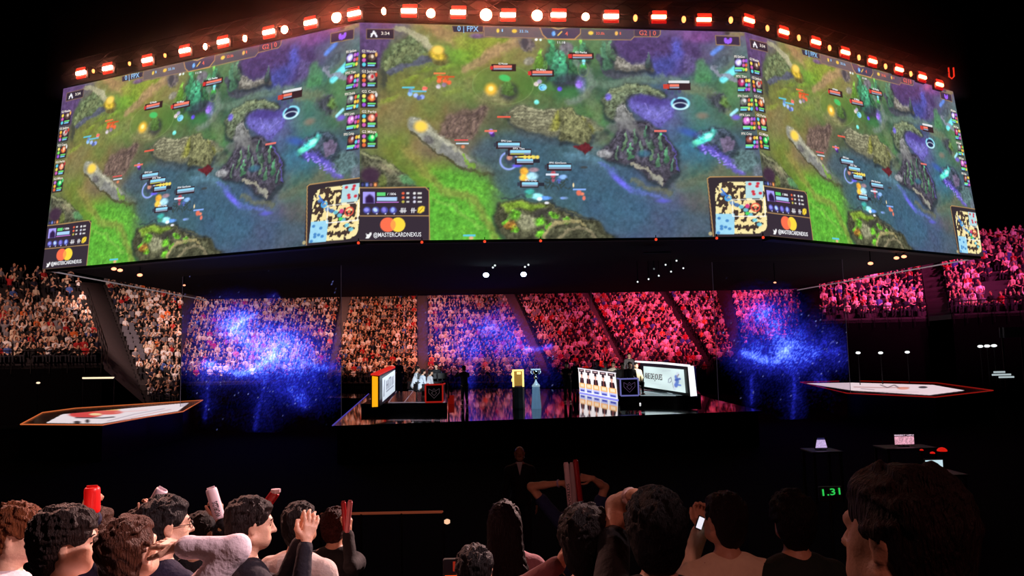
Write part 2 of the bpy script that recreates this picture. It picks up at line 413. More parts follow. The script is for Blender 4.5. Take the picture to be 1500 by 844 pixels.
    rk('B', [(325,330),(380,350),(430,395),(560,400),(585,430),(440,450),(330,430)], (118,114,106), .95, 1.2, .45)
    tree('B', 285, 350, 30, 80, (70,108,84)); tree('B', 320, 310, 22, 60, (80,110,84)); tree('B', 545, 380, 20, 46, (70,84,84))
    line('B', [(60,640),(155,590),(195,520),(165,430),(100,370)], 40, (124,126,128), .5, .8)
    line('B', [(195,510),(300,520),(450,500),(640,480),(860,540)], 46, (98,118,100), .6, .8)
    line('B', [(160,580),(240,680),(260,844)], 60, (100,110,84), .45, .8)
    ell('B', 130, 520, 30, 50, (120,110,190), .6, .6, 0, .3); ell('B', 60, 560, 60, 30, (60,110,60), .5, .6)
    rk('B', [(0,690),(80,672),(165,745),(205,830),(180,880),(0,880)], (104,104,72), .9, 1.5, .5)
    poly('B', [(840,380),(880,370),(940,440),(930,510),(840,520)], (70,130,76), .6, 2)
    line('B', [(780,560),(900,560),(1000,640),(1080,720)], 50, (112,116,88), .6, .8)
    ell('B', 880, 715, 34, 20, (170,120,104), .5, .7)
    rk('B', [(255,610),(300,545),(430,525),(610,545),(650,590),(600,600),(440,590),(410,640),(400,730),(330,730),(280,680)], (92,102,80), 1, 1.3, .5)
    line('B', [(300,570),(420,545),(600,560)], 14, (142,150,112), .5, .7)
    poly('B', [(430,620),(560,590),(690,625),(705,730),(640,785),(540,760),(470,690)], (88,82,150), 1, 1.5, .3)
    ell('B', 560, 620, 120, 30, (60,44,110), .6, .6, .1); ell('B', 600, 700, 60, 34, (108,104,176), .6, .7, 0, .3, warp=True)
    line('B', [(540,640),(600,720),(660,690)], 6, (130,120,190), .5, .6)
    rk('B', [(355,650),(405,625),(455,700),(490,780),(560,850),(430,900),(380,800),(355,720)], (118,118,116), 1, 1.2, .45)
    rk('D', [(255,190),(300,100),(380,0),(560,-10),(640,50),(720,200),(730,300),(650,395),(560,355),(430,262),(300,240)], (70,66,78), .97, 1.5, .5)
    line('D', [(330,20),(440,30),(520,60)], 50, (96,96,96), .7, .7); line('D', [(380,-60),(440,20)], 60, (112,112,112), .8, .6)
    for x, y, rx, ry in [(350,185,18,60),(440,180,20,60),(500,165,18,58),(395,120,18,60),(470,90,18,60),(560,130,20,60),(650,200,18,64),(620,120,18,60),(600,240,18,50),(540,60,16,50),(690,260,14,50),(560,210,18,44)]:
        tree('D', x, y, rx*.8, ry*.85, (74+rngp.random()*20,104+rngp.random()*24,92))
    ell('D', 520, 190, 40, 20, (50,110,140), .6, .6)
    line('D', [(430,262),(520,290),(590,330),(640,378)], 20, (146,142,126), .9, .6); line('D', [(560,320),(620,370)], 30, (130,130,120), .8, .6)
    ell('D', 280, 185, 34, 26, (130,130,132), .9, .4, -.4, .4, warp=True)
    line('D', [(640,60),(700,180),(735,300)], 10, (90,80,170), .6, .7)
    line('D', [(60,200),(200,215),(280,270)], 46, (84,120,140), .65, .8); line('D', [(260,260),(380,360),(440,420),(640,480)], 30, (82,96,170), .6, .9)
    ell('D', 375, 365, 70, 16, (98,92,214), .8, .8, .7, .2); ell('D', 640, 482, 40, 12, (92,92,200), .8, .8)
    line('D', [(440,360),(560,410),(700,430)], 30, (96,96,70), .6, .8); line('D', [(760,380),(900,350),(1000,300)], 60, (94,92,74), .5, .9)
    poly('D', [(95,145),(150,112),(222,150),(165,197)], (84,30,36), 1, .6, .3)
    rk('D', [(810,60),(950,30),(1060,60),(1110,180),(1080,220),(960,180),(840,150)], (60,70,84), .9, 1.5, .4)
    ell('D', 892, 95, 72, 30, (80,214,196), 1, .5, -.55, .4, warp=True); ell('D', 920, 82, 30, 14, (180,250,240), .9, .5, -.5); ell('D', 850, 120, 28, 14, (110,240,200), .8, .6)
    poly('D', [(985,110),(1040,90),(1090,130),(1070,180),(1010,190)], (96,84,108), .95, .8, .3)
    line('D', [(880,150),(960,190),(1040,240),(1130,310)], 40, (96,78,196), .7, .8)
    for k in range(40):
        q = rngp.random(); ell('D', 880+q*250+rngp.normal()*14, 150+q*160+rngp.normal()*12, 7, 5, (150,130,240), .8, .6)
    ell('D', 800, 60, 60, 22, (60,84,190), .6, .8, .3)
    ell('D', 1160, 235, 70, 60, (76,98,100), .9, .4, 0, .5, warp=True); ell('D', 1225, 300, 30, 40, (100,108,120), .8, .5, 0, .4)
    ell('B', 985, 640, 68, 50, (56,58,66), .95, .3, .5, .5, warp=True); ell('B', 1020, 640, 36, 26, (84,112,56), .9, .5, 0, .4, warp=True)
    line('B', [(1010,490),(1090,425)], 44, (110,222,238), 1, .5, False); line('B', [(940,400),(990,460),(1080,510)], 26, (128,130,146), .9, .6)
    line('B', [(1060,710),(1095,680)], 20, (150,220,240), .9, .6, False); line('B', [(945,330),(1000,290)], 30, (86,118,196), .9, .6, False)
    ell('B', 1090, 725, 26, 16, (120,90,230), .8, .7)
    ell('B', 1000, 380, 60, 34, (70,80,90), .7, .5, 0, .4, warp=True)
    # glowing ring
    ell('B', 742, 640, 46, 32, (36,36,70), .95, .3); ell('B', 745, 640, 52, 35, (140,226,255), 1, .2, 0, 0, .28); ell('B', 745, 655, 44, 20, (220,245,255), .8, .2, 0, 0, .3)
    for x, y in [(695,575),(740,565),(660,570),(720,600)]: ell('B', x, y, 10, 14, (70,70,110), .8, .5)
    # swirl in the river and the small glowing group
    ell('C', 1035, 235, 52, 52, (150,170,250), .95, .2, 0, 0, .22); ell('C', 1040, 225, 30, 30, (50,50,80), .6, .5)
    for x, y, rx, ry, c in [(1040,215,18,16,(190,130,110)),(1150,212,60,12,(240,210,90)),(1130,300,26,24,(230,160,50)),(1130,340,28,22,(240,175,60)),(1180,330,34,24,(170,220,240)),(1190,290,30,14,(150,120,130)),(1310,320,16,24,(180,70,80)),(1310,350,10,16,(150,70,90)),(1370,335,26,14,(130,170,230)),(1345,360,14,14,(90,110,200)),(1210,455,36,20,(150,240,250)),(1260,465,40,12,(90,140,220)),(1160,450,22,16,(70,140,110)),(1225,470,16,12,(240,255,255)),(1165,425,30,16,(60,160,150)),(1270,495,14,8,(220,220,230)),(1085,265,30,10,(90,80,200)),(1370,465,16,8,(120,150,220)),(1500,465,10,14,(220,110,90)),(1490,440,12,10,(220,120,90)),(1435,385,5,14,(230,200,150))]:
        ell('C', x, y, rx, ry, c, .92, .4, 0, .2)
    for k in range(30):
        ell('C', 1250+rngp.random()*160, 340+rngp.random()*70, 12, 5, (50,60,56), .6, .5, rngp.random()*3)
    # ---- small creatures
    for x, y, c in [(425,580,(120,160,230)),(460,590,(130,150,210)),(500,600,(130,150,230)),(430,560,(90,110,160)),(480,605,(80,90,140)),(515,548,(220,120,110)),
                    (610,480,(210,80,40)),(640,500,(220,90,50)),(665,510,(200,80,50)),(605,500,(230,100,60)),(635,525,(130,110,130)),(600,535,(180,170,180)),(650,480,(190,90,50)),
                    (1240,545,(60,140,210)),(1205,520,(220,200,200)),(1225,505,(150,140,170)),(1250,540,(120,200,240)),(1350,550,(90,70,200)),(1207,632,(120,240,230)),(930,822,(130,60,140)),(925,812,(190,150,240))]:
        ell('A', x, y, 15, 14, c, .95, .4, 0, .25)
    ell('A', 1245, 540, 22, 18, (150,215,255), .9, .3, 0, 0, .3)
    for x, y, c in [(145,415,(60,150,60)),(145,440,(60,80,70)),(148,378,(130,220,250)),(118,522,(150,110,230)),(128,248,(120,200,90)),(300,600,(90,80,170))]:
        ell('B', x, y, 20 if y > 400 else 10, 22, c, .9, .5, 0, .4)
    ell('B', 145, 430, 34, 44, (110,130,90), .6, .2, 0, 0, .15)
    ell('C', 752, 148, 12, 10, (220,130,90), .9, .4); ell('C', 935, 75, 14, 12, (60,40,110), .9, .4); ell('C', 928, 62, 8, 8, (170,120,240), .9, .4); ell('C', 803, 712, 14, 10, (230,170,130), .9, .4)
    ell('D', 118, 432, 16, 18, (226,110,84), .95, .4); ell('D', 625, 70, 8, 8, (100,220,150), .9, .4); ell('D', 150, 275, 22, 8, (60,64,66), .9, .4); ell('D', 35, 465, 16, 8, (120,150,200), .7, .5)
    # ---- life bars
    def bar(t, x0, x1, y, h, col, frac=1, dark=True):
        if dark: rect(t, x0-14, y-h*.8, x1+4, y+h*.9, (50,28,32), .95, .15)
        rect(t, x0, y-h*.5, x0+(x1-x0)*frac, y+h*.1, col, 1, .15)
        rect(t, x0, y+h*.2, x0+(x1-x0)*frac, y+h*.5, (170,190,220), .8, .1)
    R_ = (232,120,100); B_ = (140,205,238)
    bar('A', 940, 1075, 418, 26, R_, .85); rect('A', 920, 408, 938, 430, (200,50,50), 1)
    bar('A', 1180, 1310, 452, 26, R_, .95); rect('A', 1155, 440, 1175, 464, (200,50,50), 1); bar('A', 1420, 1440, 345, 24, R_, 1)
    bar('B', 80, 205, 346, 24, R_, .95); rect('B', 52, 335, 74, 358, (200,50,50), 1)
    bar('B', 680, 805, 533, 26, R_, .45); rect('B', 640, 520, 676, 548, (190,60,50), 1); rect('B', 672, 500, 800, 514, (226,226,230), .9)
    for t, x0, x1, y in [('C', 970, 1105, 137), ('C', 1043, 1170, 183), ('C', 1085, 1185, 236), ('C', 1284, 1420, 272), ('C', 1117, 1215, 379)]:
        bar(t, x0, x1, y, 26, B_, 1); rect(t, x0-28, y-12, x0-8, y+12, (50,56,70), 1)
    rect('C', 1185, 225, 1228, 248, (40,40,50), 1); rect('C', 1215, 370, 1255, 390, (40,40,50), 1); rect('C', 1045, 190, 1130, 196, (190,200,90), 1)
    for t, x0, x1, y, c in [('A',570,645,454,(225,120,70)),('A',590,700,476,(200,80,40)),('A',375,452,541,(90,190,210)),('A',430,525,564,(100,180,210)),('A',965,1045,722,(230,90,70)),('A',885,962,810,(225,110,90)),
                            ('C',700,785,107,(220,80,80)),('C',708,788,128,(200,225,240)),('C',1265,1345,319,(215,225,245)),('C',752,830,696,(90,190,220)),('D',80,162,411,(130,170,240)),('B',585,660,810,(225,130,120)),('D',585,660,50,(220,110,100)),('B',50,300,800,(0,0,0)),
                            ('A',500,535,545,(230,90,80))]:
        if c != (0,0,0): rect(t, x0, y-5, x1, y+5, c, .95, .15)
    for x in range(1135, 1215, 26): ell('C', x, 212, 11, 11, (246,214,90), .95, .3)
    # ---- fixed overlay: clock box, score bar
    GOLD = (176, 138, 88); DK = (44, 34, 46)
    rect('A', 155, 180, 325, 240, DK, .92); frame('A', [(155,180),(325,180),(325,240),(155,240)], (130,100,80))
    line('A', [(185,225),(200,195)], 10, (235,235,245), 1, .3, False, 0); line('A', [(200,195),(218,225)], 12, (225,225,240), 1, .3, False, 0); line('A', [(185,210),(212,205)], 8, (235,235,245), 1, .3, False, 0)
    poly('A', [(880,150),(1230,155),(1260,240),(870,232)], (96,80,98), .8, .5, 0, False); frame('A', [(882,160),(1228,168),(1262,238),(882,226)], GOLD, 4, .7)
    poly('A', [(680,160),(880,160),(880,200),(690,200)], (44,38,60), .95, .4, 0, False); line('A', [(682,160),(692,200),(875,200),(880,160)], 4, GOLD, .8, .4, False, 0)
    poly('A', [(1228,170),(1480,172),(1445,245),(1270,240),(1245,215)], (70,66,90), .95, .4, 0, False)
    line('A', [(1228,172),(1245,215),(1272,240),(1448,245)], 6, (206,150,90), .9, .4, False, 0); line('A', [(1300,168),(1340,180),(1400,168)], 6, (226,176,110), .9, .4, False, 0)
    poly('B', [(0,180),(128,180),(128,210),(92,242),(0,240)], (70,62,84), .95, .4, 0, False); line('B', [(0,242),(92,242),(128,208),(128,180)], 6, (206,150,90), .9, .4, False, 0)
    poly('B', [(130,180),(460,185),(460,225),(440,246),(100,242),(132,212)], (84,74,88), .85, .4, 0, False); line('B', [(100,244),(440,247),(462,226),(460,186)], 5, GOLD, .8, .4, False, 0)
    poly('B', [(460,185),(622,187),(622,212),(606,228),(462,226)], (70,56,72), .9, .4, 0, False); line('B', [(462,228),(606,228),(622,212),(622,186)], 5, GOLD, .9, .4, False, 0)
    ell('A', 968, 190, 9, 13, (240,200,80), 1, .3); ell('A', 1070, 192, 16, 12, (240,190,70), 1, .3); line('A', [(1340,218),(1362,196)], 8, (235,190,90), 1, .4, False, 0)
    ell('B', 192, 204, 16, 12, (240,200,80), 1, .3); ell('B', 350, 206, 10, 13, (240,180,90), 1, .3)
    ell('A', 1312, 208, 12, 16, (90,150,230), 1, .3); ell('A', 1205, 245, 10, 8, (240,240,240), 1, .3); ell('A', 1232, 246, 8, 8, (210,230,220), 1, .3)
    poly('B', [(960,220),(1112,226),(1114,282),(965,276)], (56,38,60), .9, .4, 0, False); frame('B', [(962,220),(1112,226),(1114,282),(967,276)], (150,120,84), 5)
    poly('B', [(1030,196),(1140,200),(1142,222),(1100,224),(1020,212)], (124,110,76), .9, .8, .2, False); ell('B', 1035, 205, 16, 10, (60,50,50), .9, .4)
    for dx, dy in [(-16,-8),(0,2),(16,-8),(-12,10),(12,10),(0,14),(-16,2),(16,2)]: ell('B', 1040+dx, 250+dy, 9, 9, (150,90,240), 1, .3)
    # ---- player columns on both edges
    cols = [(190,110,200),(235,205,80),(150,80,210),(240,180,60),(200,90,170),(230,220,110),(220,100,60),(90,200,220),(120,220,90)]
    for r in range(5):
        y = 325+r*124.5
        rect('A', 118, y+6, 222, y+94, (36,24,36), .75, .5)
        for j in range(3):
            for cxx in (140,):
                ell('A', cxx, y+20+j*27, 12, 12, cols[(r*2+j*3+1) % 9], 1, .25)
        pc = [(90,70,60),(215,190,180),(230,110,60),(225,120,90),(40,200,90)][r]
        rect('A', 162, y+6, 212, y+56, (30,20,30), 1); ell('A', 187, y+30, 22, 22, pc, 1, .5, 0, .6, warp=False)
        ell('A', 192, y+24, 9, 12, [(240,220,200),(190,30,40),(250,220,190),(250,210,200),(220,250,190)][r], .9, .4)
        rect('A', 162, y+62, 212, y+71, (110,215,110), 1, .1); rect('A', 162, y+74, 208, y+84, (120,190,230), 1, .1)
        ell('A', 216, y+12, 8, 14, [(240,180,90),(220,70,50),(230,230,230),(190,60,60),(90,220,120)][r], .9, .4)
        # right edge column
        k = (1100.0-1082)/600
        ry = [352,474,595,712,828][r]; x0 = [1080,1098,1114,1131,1148][r]
        rect('B', x0, ry+8, x0+78, ry+98, (36,24,40), .75, .5)
        pc = [(170,160,240),(190,60,110),(140,150,140),(200,110,190),(110,60,50)][r]
        rect('B', x0+2, ry+12, x0+46, ry+62, (40,26,40), 1); ell('B', x0+24, ry+34, 20, 22, pc, 1, .5, 0, .6); ell('B', x0+30, ry+28, 8, 10, (235,225,240), .8, .4)
        for j in range(6): ell('B', x0+56+(j%2)*16, ry+24+(j//2)*27, 8, 11, cols[(r*3+j*2) % 9], 1, .25)
        rect('B', x0+2, ry+66, x0+50, ry+76, (120,220,130), 1, .1); rect('B', x0+2, ry+78, x0+44, ry+88, (110,190,230), 1, .1)
    # ---- lower left card
    for j, c in enumerate([(60,60,110),(110,130,210),(120,90,110),(240,150,90)]): rect('C', 120+j*26, 368, 144+j*26, 397, tuple(q*.45 for q in c), 1, .1); [ell('C', 132+j*26, 383, 8, 10, c, 1, .4)]
    rect('C', 112, 402, 545, 735, (50,40,50), 1); line('C', [(112,402),(520,398),(542,420),(546,735)], 6, GOLD, 1, .3, False, 0)
    line('C', [(112,576),(545,576)], 5, GOLD, 1, .3, False, 0); line('C', [(112,728),(545,728)], 5, (100,80,60), 1, .3, False, 0)
    rect('C', 134, 428, 208, 500, (160,150,236), 1); poly('C', [(150,500),(150,460),(175,440),(200,460),(205,500)], (44,26,64), 1, 1, 0, False)
    rect('C', 220, 430, 272, 451, (90,200,110), 1); rect('C', 272, 430, 290, 451, (36,50,40), 1); rect('C', 220, 460, 345, 483, (160,196,244), 1); rect('C', 216, 488, 356, 494, (200,120,220), 1)
    for i in range(2):
        for j in range(3):
            ell('C', 382+i*70, 436+j*26, 9, 8, [(220,90,60),(230,100,70),(180,170,70),(220,220,220),(190,190,210),(210,210,230)][i*3+j], 1, .3)
            rect('C', 402+i*70, 430+j*26, 420+i*76, 441+j*26, (222,222,214), .9, .3)
    for j, c in enumerate([(140,140,236),(180,210,250),(130,120,220),(150,170,246)]):
        ell('C', 158+j*54, 540, 23, 21, (70,70,150), 1, .2); ell('C', 156+j*54, 538, 15, 12, c, 1, .4, .6*j); ell('C', 165+j*54, 562, 5, 4, (210,210,230), 1, .3)
    for x in (370, 380, 392, 436, 448): line('C', [(x,555),(x+2,528)], 6, (224,224,228), 1, .4, False, 0)
    line('C', [(362,545),(400,545)], 5, (224,224,228), 1, .4, False, 0); line('C', [(430,542),(462,542)], 5, (224,224,228), 1, .4, False, 0)
    poly('C', [(470,555),(476,522),(498,514),(517,518),(512,546),(490,560)], (236,206,60), 1, .5, 0, False); line('C', [(480,552),(505,524)], 6, (170,130,30), .8, .4, False, 0)
    ell('C', 288, 630, 48, 45, (236,104,72), 1, .04); ell('C', 350, 630, 45, 45, (248,204,62), 1, .04)
    QX = (PX-500)*4.2206; QY = (PY-180)*4.2206
    m = (((QX-288)/48)**2+((QY-630)/45)**2 < 1) & (((QX-350)/45)**2+((QY-630)/45)**2 < 1); I[m] = np.array((246,150,70))/255
    poly('C', [(150,680),(160,690),(172,690),(174,680),(184,678),(188,684),(182,700),(170,714),(155,716),(148,710),(158,706)], (240,240,240), 1, .3, 0, False)
    # ---- lower right mini map
    poly('D', [(910,345),(925,332),(1272,330),(1330,720),(950,705),(935,690)], (48,40,46), 1, .4, 0, False); line('D', [(950,700),(912,345),(928,334),(1268,332)], 6, GOLD, 1, .3, False, 0)
    cx, cy = 1122, 525
    M = (np.abs((PX-820)*4.2206-cx-((PY-180)*4.2206-cy)*.03)/158)**6+(np.abs((PY-180)*4.2206-cy)/160)**6 < 1
    mn = fbm(H, W, 4.5*CS, 77, 2)
    col = np.where((mn > .52)[..., None], np.array((232,212,150)), np.array((62,48,44)))/255.
    rim = M & ~((np.abs((PX-820)*4.2206-cx-((PY-180)*4.2206-cy)*.03)/138)**6+(np.abs((PY-180)*4.2206-cy)/140)**6 < 1)
    I[M] = col[M]; I[rim & (mn > .38)] = np.array((236,218,158))/255
    for k in range(9): ell('D', 1010+k*28, 440+k*22+12*math.sin(k), 16, 12, (110,206,232) if k > 3 else (70,120,190), .8, .3)
    rect('D', 1150, 362, 1258, 468, (172,208,216), .97); rect('D', 965, 562, 1080, 688, (150,206,232), .97)
    for x, y in [(1175,378),(1220,392),(1195,425),(1240,435),(1225,375),(1200,440)]: ell('D', x, y, 11, 9, (196,50,64), 1, .3)
    for x, y in [(985,590),(1035,605),(1000,640),(1050,655),(1025,645),(980,680),(1000,655)]: ell('D', x, y, 11, 9, (70,130,190), 1, .3)
    ell('D', 1210, 522, 26, 24, (226,84,66), 1, .2, 0, 0, .3); ell('D', 1210, 522, 10, 10, (240,110,80), 1, .3); ell('D', 1160, 515, 14, 14, (200,60,120), 1, .3)
    ell('D', 1040, 465, 18, 16, (60,170,240), 1, .2, 0, 0, .4); ell('D', 1160, 560, 14, 10, (70,200,90), 1, .3); line('D', [(1000,410),(1035,455)], 10, (60,110,200), 1, .4, False, 0)
    frame('D', [(1066,474),(1264,474),(1272,578),(1070,578)], (244,240,230), 5)
    ell('D', 932, 685, 12, 12, (170,160,120), 1, .3)
    I = I*1.07+.02
    return np.clip(I, 0, 1)

def canvas_at(I, px, py):
    x = np.clip((px-CX0)*CS, 0, CWN-1.001); y = np.clip((py-CY0)*CS, 0, CHN-1.001)
    xi = x.astype(int); yi = y.astype(int); fx = (x-xi)[:, None]; fy = (y-yi)[:, None]
    return (I[yi, xi]*(1-fx)+I[yi, xi+1]*fx)*(1-fy)+(I[yi+1, xi]*(1-fx)+I[yi+1, xi+1]*fx)*fy
# ------------------------------------------------------------------ the hall
world = bpy.data.worlds.new('world'); scene.world = world; world.use_nodes = True
world.node_tree.nodes['Background'].inputs[0].default_value = (.02, .008, .012, 1)
world.node_tree.nodes['Background'].inputs[1].default_value = .03
vs_ = scene.view_settings; scene.display_settings.display_device = 'sRGB'
vs_.view_transform = 'Standard'; vs_.look = 'None'; vs_.exposure = 0; vs_.gamma = 1; vs_.use_curve_mapping = False
scene.cycles.max_bounces = 6; scene.cycles.transparent_max_bounces = 16; scene.cycles.sample_clamp_indirect = 4
scene.cycles.use_denoising = True

BLK = mat('black_wall', (6, 5, 7), .95, spec=.05, var=.3, bscale=2)
FLR = mat('floor_black', (5, 5, 6), .95, var=.3, bscale=1.5, spec=.03)
X0, X1, Y0, Y1, ZC = -75, 75, -4, 100, 32
for n, c, d in [('floor', ((X0+X1)/2, (Y0+Y1)/2, -.15), (X1-X0, Y1-Y0, .3)), ('ceiling', ((X0+X1)/2, (Y0+Y1)/2, ZC+.15), (X1-X0, Y1-Y0, .3)),
                ('wall_left', (X0-.15, (Y0+Y1)/2, ZC/2), (.3, Y1-Y0, ZC)), ('wall_right', (X1+.15, (Y0+Y1)/2, ZC/2), (.3, Y1-Y0, ZC)),
                ('wall_back', (0, Y1+.15, ZC/2), (X1-X0, .3, ZC)), ('wall_front', (0, Y0-.15, ZC/2), (X1-X0, .3, ZC))]:
    tag(MB().box(c, d).build(n, FLR if n == 'floor' else BLK), kind='structure')

# ------------------------------------------------------------------ hanging LED screens
ZB, ZT = 7.7, 15.87
PIC = paint_screen()
PBL = [(62, 395), (527, 353), (1128, 346), (1441, 376)]
PTL = [(93, 130), (527, 33), (1091, 47), (1396, 134)]
SB = [at(x, y, ZB) for x, y in PBL]; ST = [at(x, y, ZT) for x, y in PTL]
print('screen corners', [tuple(round(c, 1) for c in v) for v in SB], [tuple(round(c, 1) for c in v) for v in ST])
def bil(i, u, v): # panel i, u 0..1 left-right, v 0..1 bottom-top
    return (SB[i]*(1-u)+SB[i+1]*u)*(1-v)+(ST[i]*(1-u)+ST[i+1]*u)*v
SCR = vc_mat('led_picture', 'emit', 1.0)
HOUS = mat('screen_housing', (16, 15, 17), .7, bump=.1, bscale=8)
def uv_of(px, py):                        # place on the central picture -> u, v
    u = .5; v = .5
    for _ in range(12):
        P = bil(1, u, v); qx, qy = proj([P]); e = .01
        ax, ay = proj([bil(1, u+e, v)]); bx, by = proj([bil(1, u, v+e)])
        J = np.array([[(ax[0]-qx[0])/e, (bx[0]-qx[0])/e], [(ay[0]-qy[0])/e, (by[0]-qy[0])/e]])
        d = np.linalg.solve(J, np.array([px-qx[0], py-qy[0]])); u += d[0]; v += d[1]
    return u, v
K_ = 1/4.2206
def zt(t, X, Y): o = {'A': (500, 0), 'B': (820, 0), 'C': (500, 180), 'D': (820, 180)}[t]; return o[0]+X*K_, o[1]+Y*K_
WHT = mat('screen_white', (10, 10, 10), emit=(236, 236, 240)); BLU = mat('screen_blue', (10, 10, 10), emit=(150, 205, 250)); REDT = mat('screen_red', (10, 10, 10), emit=(236, 110, 92))
CRM = mat('screen_cream', (10, 10, 10), emit=(236, 226, 214))
for m_ in (WHT, BLU, REDT, CRM): m_.cycles.emission_sampling = 'NONE'
TXT = [('score_text', '0 | FPX', 'A', 782, 180, 34, 130, BLU), ('score_text', 'G2 | 0', 'B', 542, 206, 30, 104, REDT), ('clock_text', '3:34', 'A', 272, 208, 20, 52, CRM),
       ('handle_text', '@MASTERCARDNEXUS', 'C', 346, 693, 27, 296, WHT), ('gold_text', '33.1k', 'A', 1128, 195, 17, 56, BLU), ('gold_text', '33.8k', 'B', 250, 208, 17, 54, REDT),
       ('count_text', '1', 'A', 995, 190, 17, 8, BLU), ('count_text', '1', 'B', 374, 208, 17, 8, REDT), ('kill_text', '6', 'A', 1315, 208, 24, 16, BLU), ('kill_text', '4', 'A', 1392, 210, 26, 18, REDT),
       ('timer_text', '11:18', 'A', 1358, 264, 14, 48, WHT), ('stat_text', '/ 1806', 'C', 312, 441, 15, 54, WHT),
       ('name_text', 'FPX Lwx', 'C', 1020, 113, 13, 64, WHT), ('name_text', 'FPX Tian', 'C', 1097, 160, 13, 70, WHT), ('name_text', 'FPX GimGoon', 'C', 1338, 248, 12, 104, WHT), ('name_text', 'FPX Crisp', 'C', 1172, 356, 12, 72, WHT),
       ('name_text', 'G2 Wunder', 'A', 1000, 395, 12, 58, WHT), ('name_text', 'G2 Mikyx', 'A', 1234, 432, 12, 60, WHT), ('name_text', 'G2 Perkz', 'B', 130, 325, 13, 74, WHT)]
names = ['FPX GimGoon', 'FPX Tian', 'FPX Doinb', 'FPX Lwx', 'FPX Crisp']
labels = ['giant screen facing the camera head on, middle of the hanging three, with score bar', 'giant screen slanting away on the side of the warm white crowd, beside the middle screen', 'giant screen slanting away on the side of the pink lit crowd, beside the middle screen']
for pi, lab in ((1, labels[0]), (0, labels[1]), (2, labels[2])):
    t = empty('led_screen', (SB[pi]+SB[pi+1])/2, 0, lab, 'screen', 'giant screens hanging over the stage')
    O = t.location
    NU, NV = 600, 320
    U, Vv = np.meshgrid(np.linspace(0, 1, NU), np.linspace(0, 1, NV))
    U = U.ravel()[:, None]; Vv = Vv.ravel()[:, None]
    def bn(i): return (np.array(SB[i])*(1-U)+np.array(SB[i+1])*U)*(1-Vv)+(np.array(ST[i])*(1-U)+np.array(ST[i+1])*U)*Vv
    P = bn(pi); px, py = proj(bn(1)); C = canvas_at(PIC, px, py)
    C = np.where(C <= .04045, C/12.92, ((C+.055)/1.055)**2.4)
    idx = np.arange(NU*NV).reshape(NV, NU)
    F = np.stack([idx[:-1, :-1], idx[:-1, 1:], idx[1:, 1:], idx[1:, :-1]], -1).reshape(-1, 4)
    mesh_np('display', P-np.array(O), F, SCR, t, C)
    # housing behind
    n = (SB[pi+1]-SB[pi]).cross(ST[pi]-SB[pi]).normalized()   # points towards the audience
    if n.y > 0: n = -n
    NG = 12; hv = []
    for dpt in (.06, .55):
        for a in range(NG+1):
            for b in range(NG+1):
                hv.append(bil(pi, .012+.976*a/NG, -.012+1.024*b/NG)-n*dpt-O)
    g = lambda d, a, b: d*(NG+1)**2+a*(NG+1)+b
    hf = []
    for a in range(NG):
        for b in range(NG):
            for d in (0, 1): hf.append((g(d, a, b), g(d, a+1, b), g(d, a+1, b+1), g(d, a, b+1)))
        for e in (0, NG):
            hf.append((g(0, a, e), g(0, a+1, e), g(1, a+1, e), g(1, a, e))); hf.append((g(0, e, a), g(0, e, a+1), g(1, e, a+1), g(1, e, a)))
    MB().add(hv, hf).build('housing', HOUS, t)
    bars = MB()
    for k in range(9):
        a = bil(pi, .03+.94*k/8, 0)-n*.7-O; b = bil(pi, .03+.94*k/8, 1)-n*.7-O; bars.tube([a, b], .05, 6)
    bars.build('support_frame', HOUS, t)
    def place(px, py):
        u, v = uv_of(px, py); e = .01
        return bil(pi, u, v)+n*.015-O, bil(pi, u+e, v)-bil(pi, u, v), bil(pi, u, v+e)-bil(pi, u, v)
    for nm, body, tt, X, Y, h, w, m_ in TXT:
        p, ex, ey = place(*zt(tt, X, Y))
        a0 = place(*zt(tt, X-w/2, Y))[0]; a1 = place(*zt(tt, X+w/2, Y))[0]; b0 = place(*zt(tt, X, Y+h/2))[0]; b1 = place(*zt(tt, X, Y-h/2))[0]
        text_mesh(nm, body, basis(p, ex, ey), (b1-b0).length, m_, t, .003, (a1-a0).length)
    for r_ in range(5):
        for side in (0, 1):
            X, Y, w = (172, 318+r_*124.5, 90) if side == 0 else (1110+r_*11, 352+[0, 122, 243, 360, 476][r_], 64)
            tt = 'A' if side == 0 else 'B'
            p, ex, ey = place(*zt(tt, X, Y)); a0 = place(*zt(tt, X-w/2, Y))[0]; a1 = place(*zt(tt, X+w/2, Y))[0]
            text_mesh('name_text', names[r_] if side else names[r_].replace('FPX', 'G2').replace('GimGoon', 'Wunder').replace('Tian', 'Jankos').replace('Doinb', 'Caps').replace('Lwx', 'Perkz').replace('Crisp', 'Mikyx'), basis(p, ex, ey), .1, CRM, t, .003, (a1-a0).length)

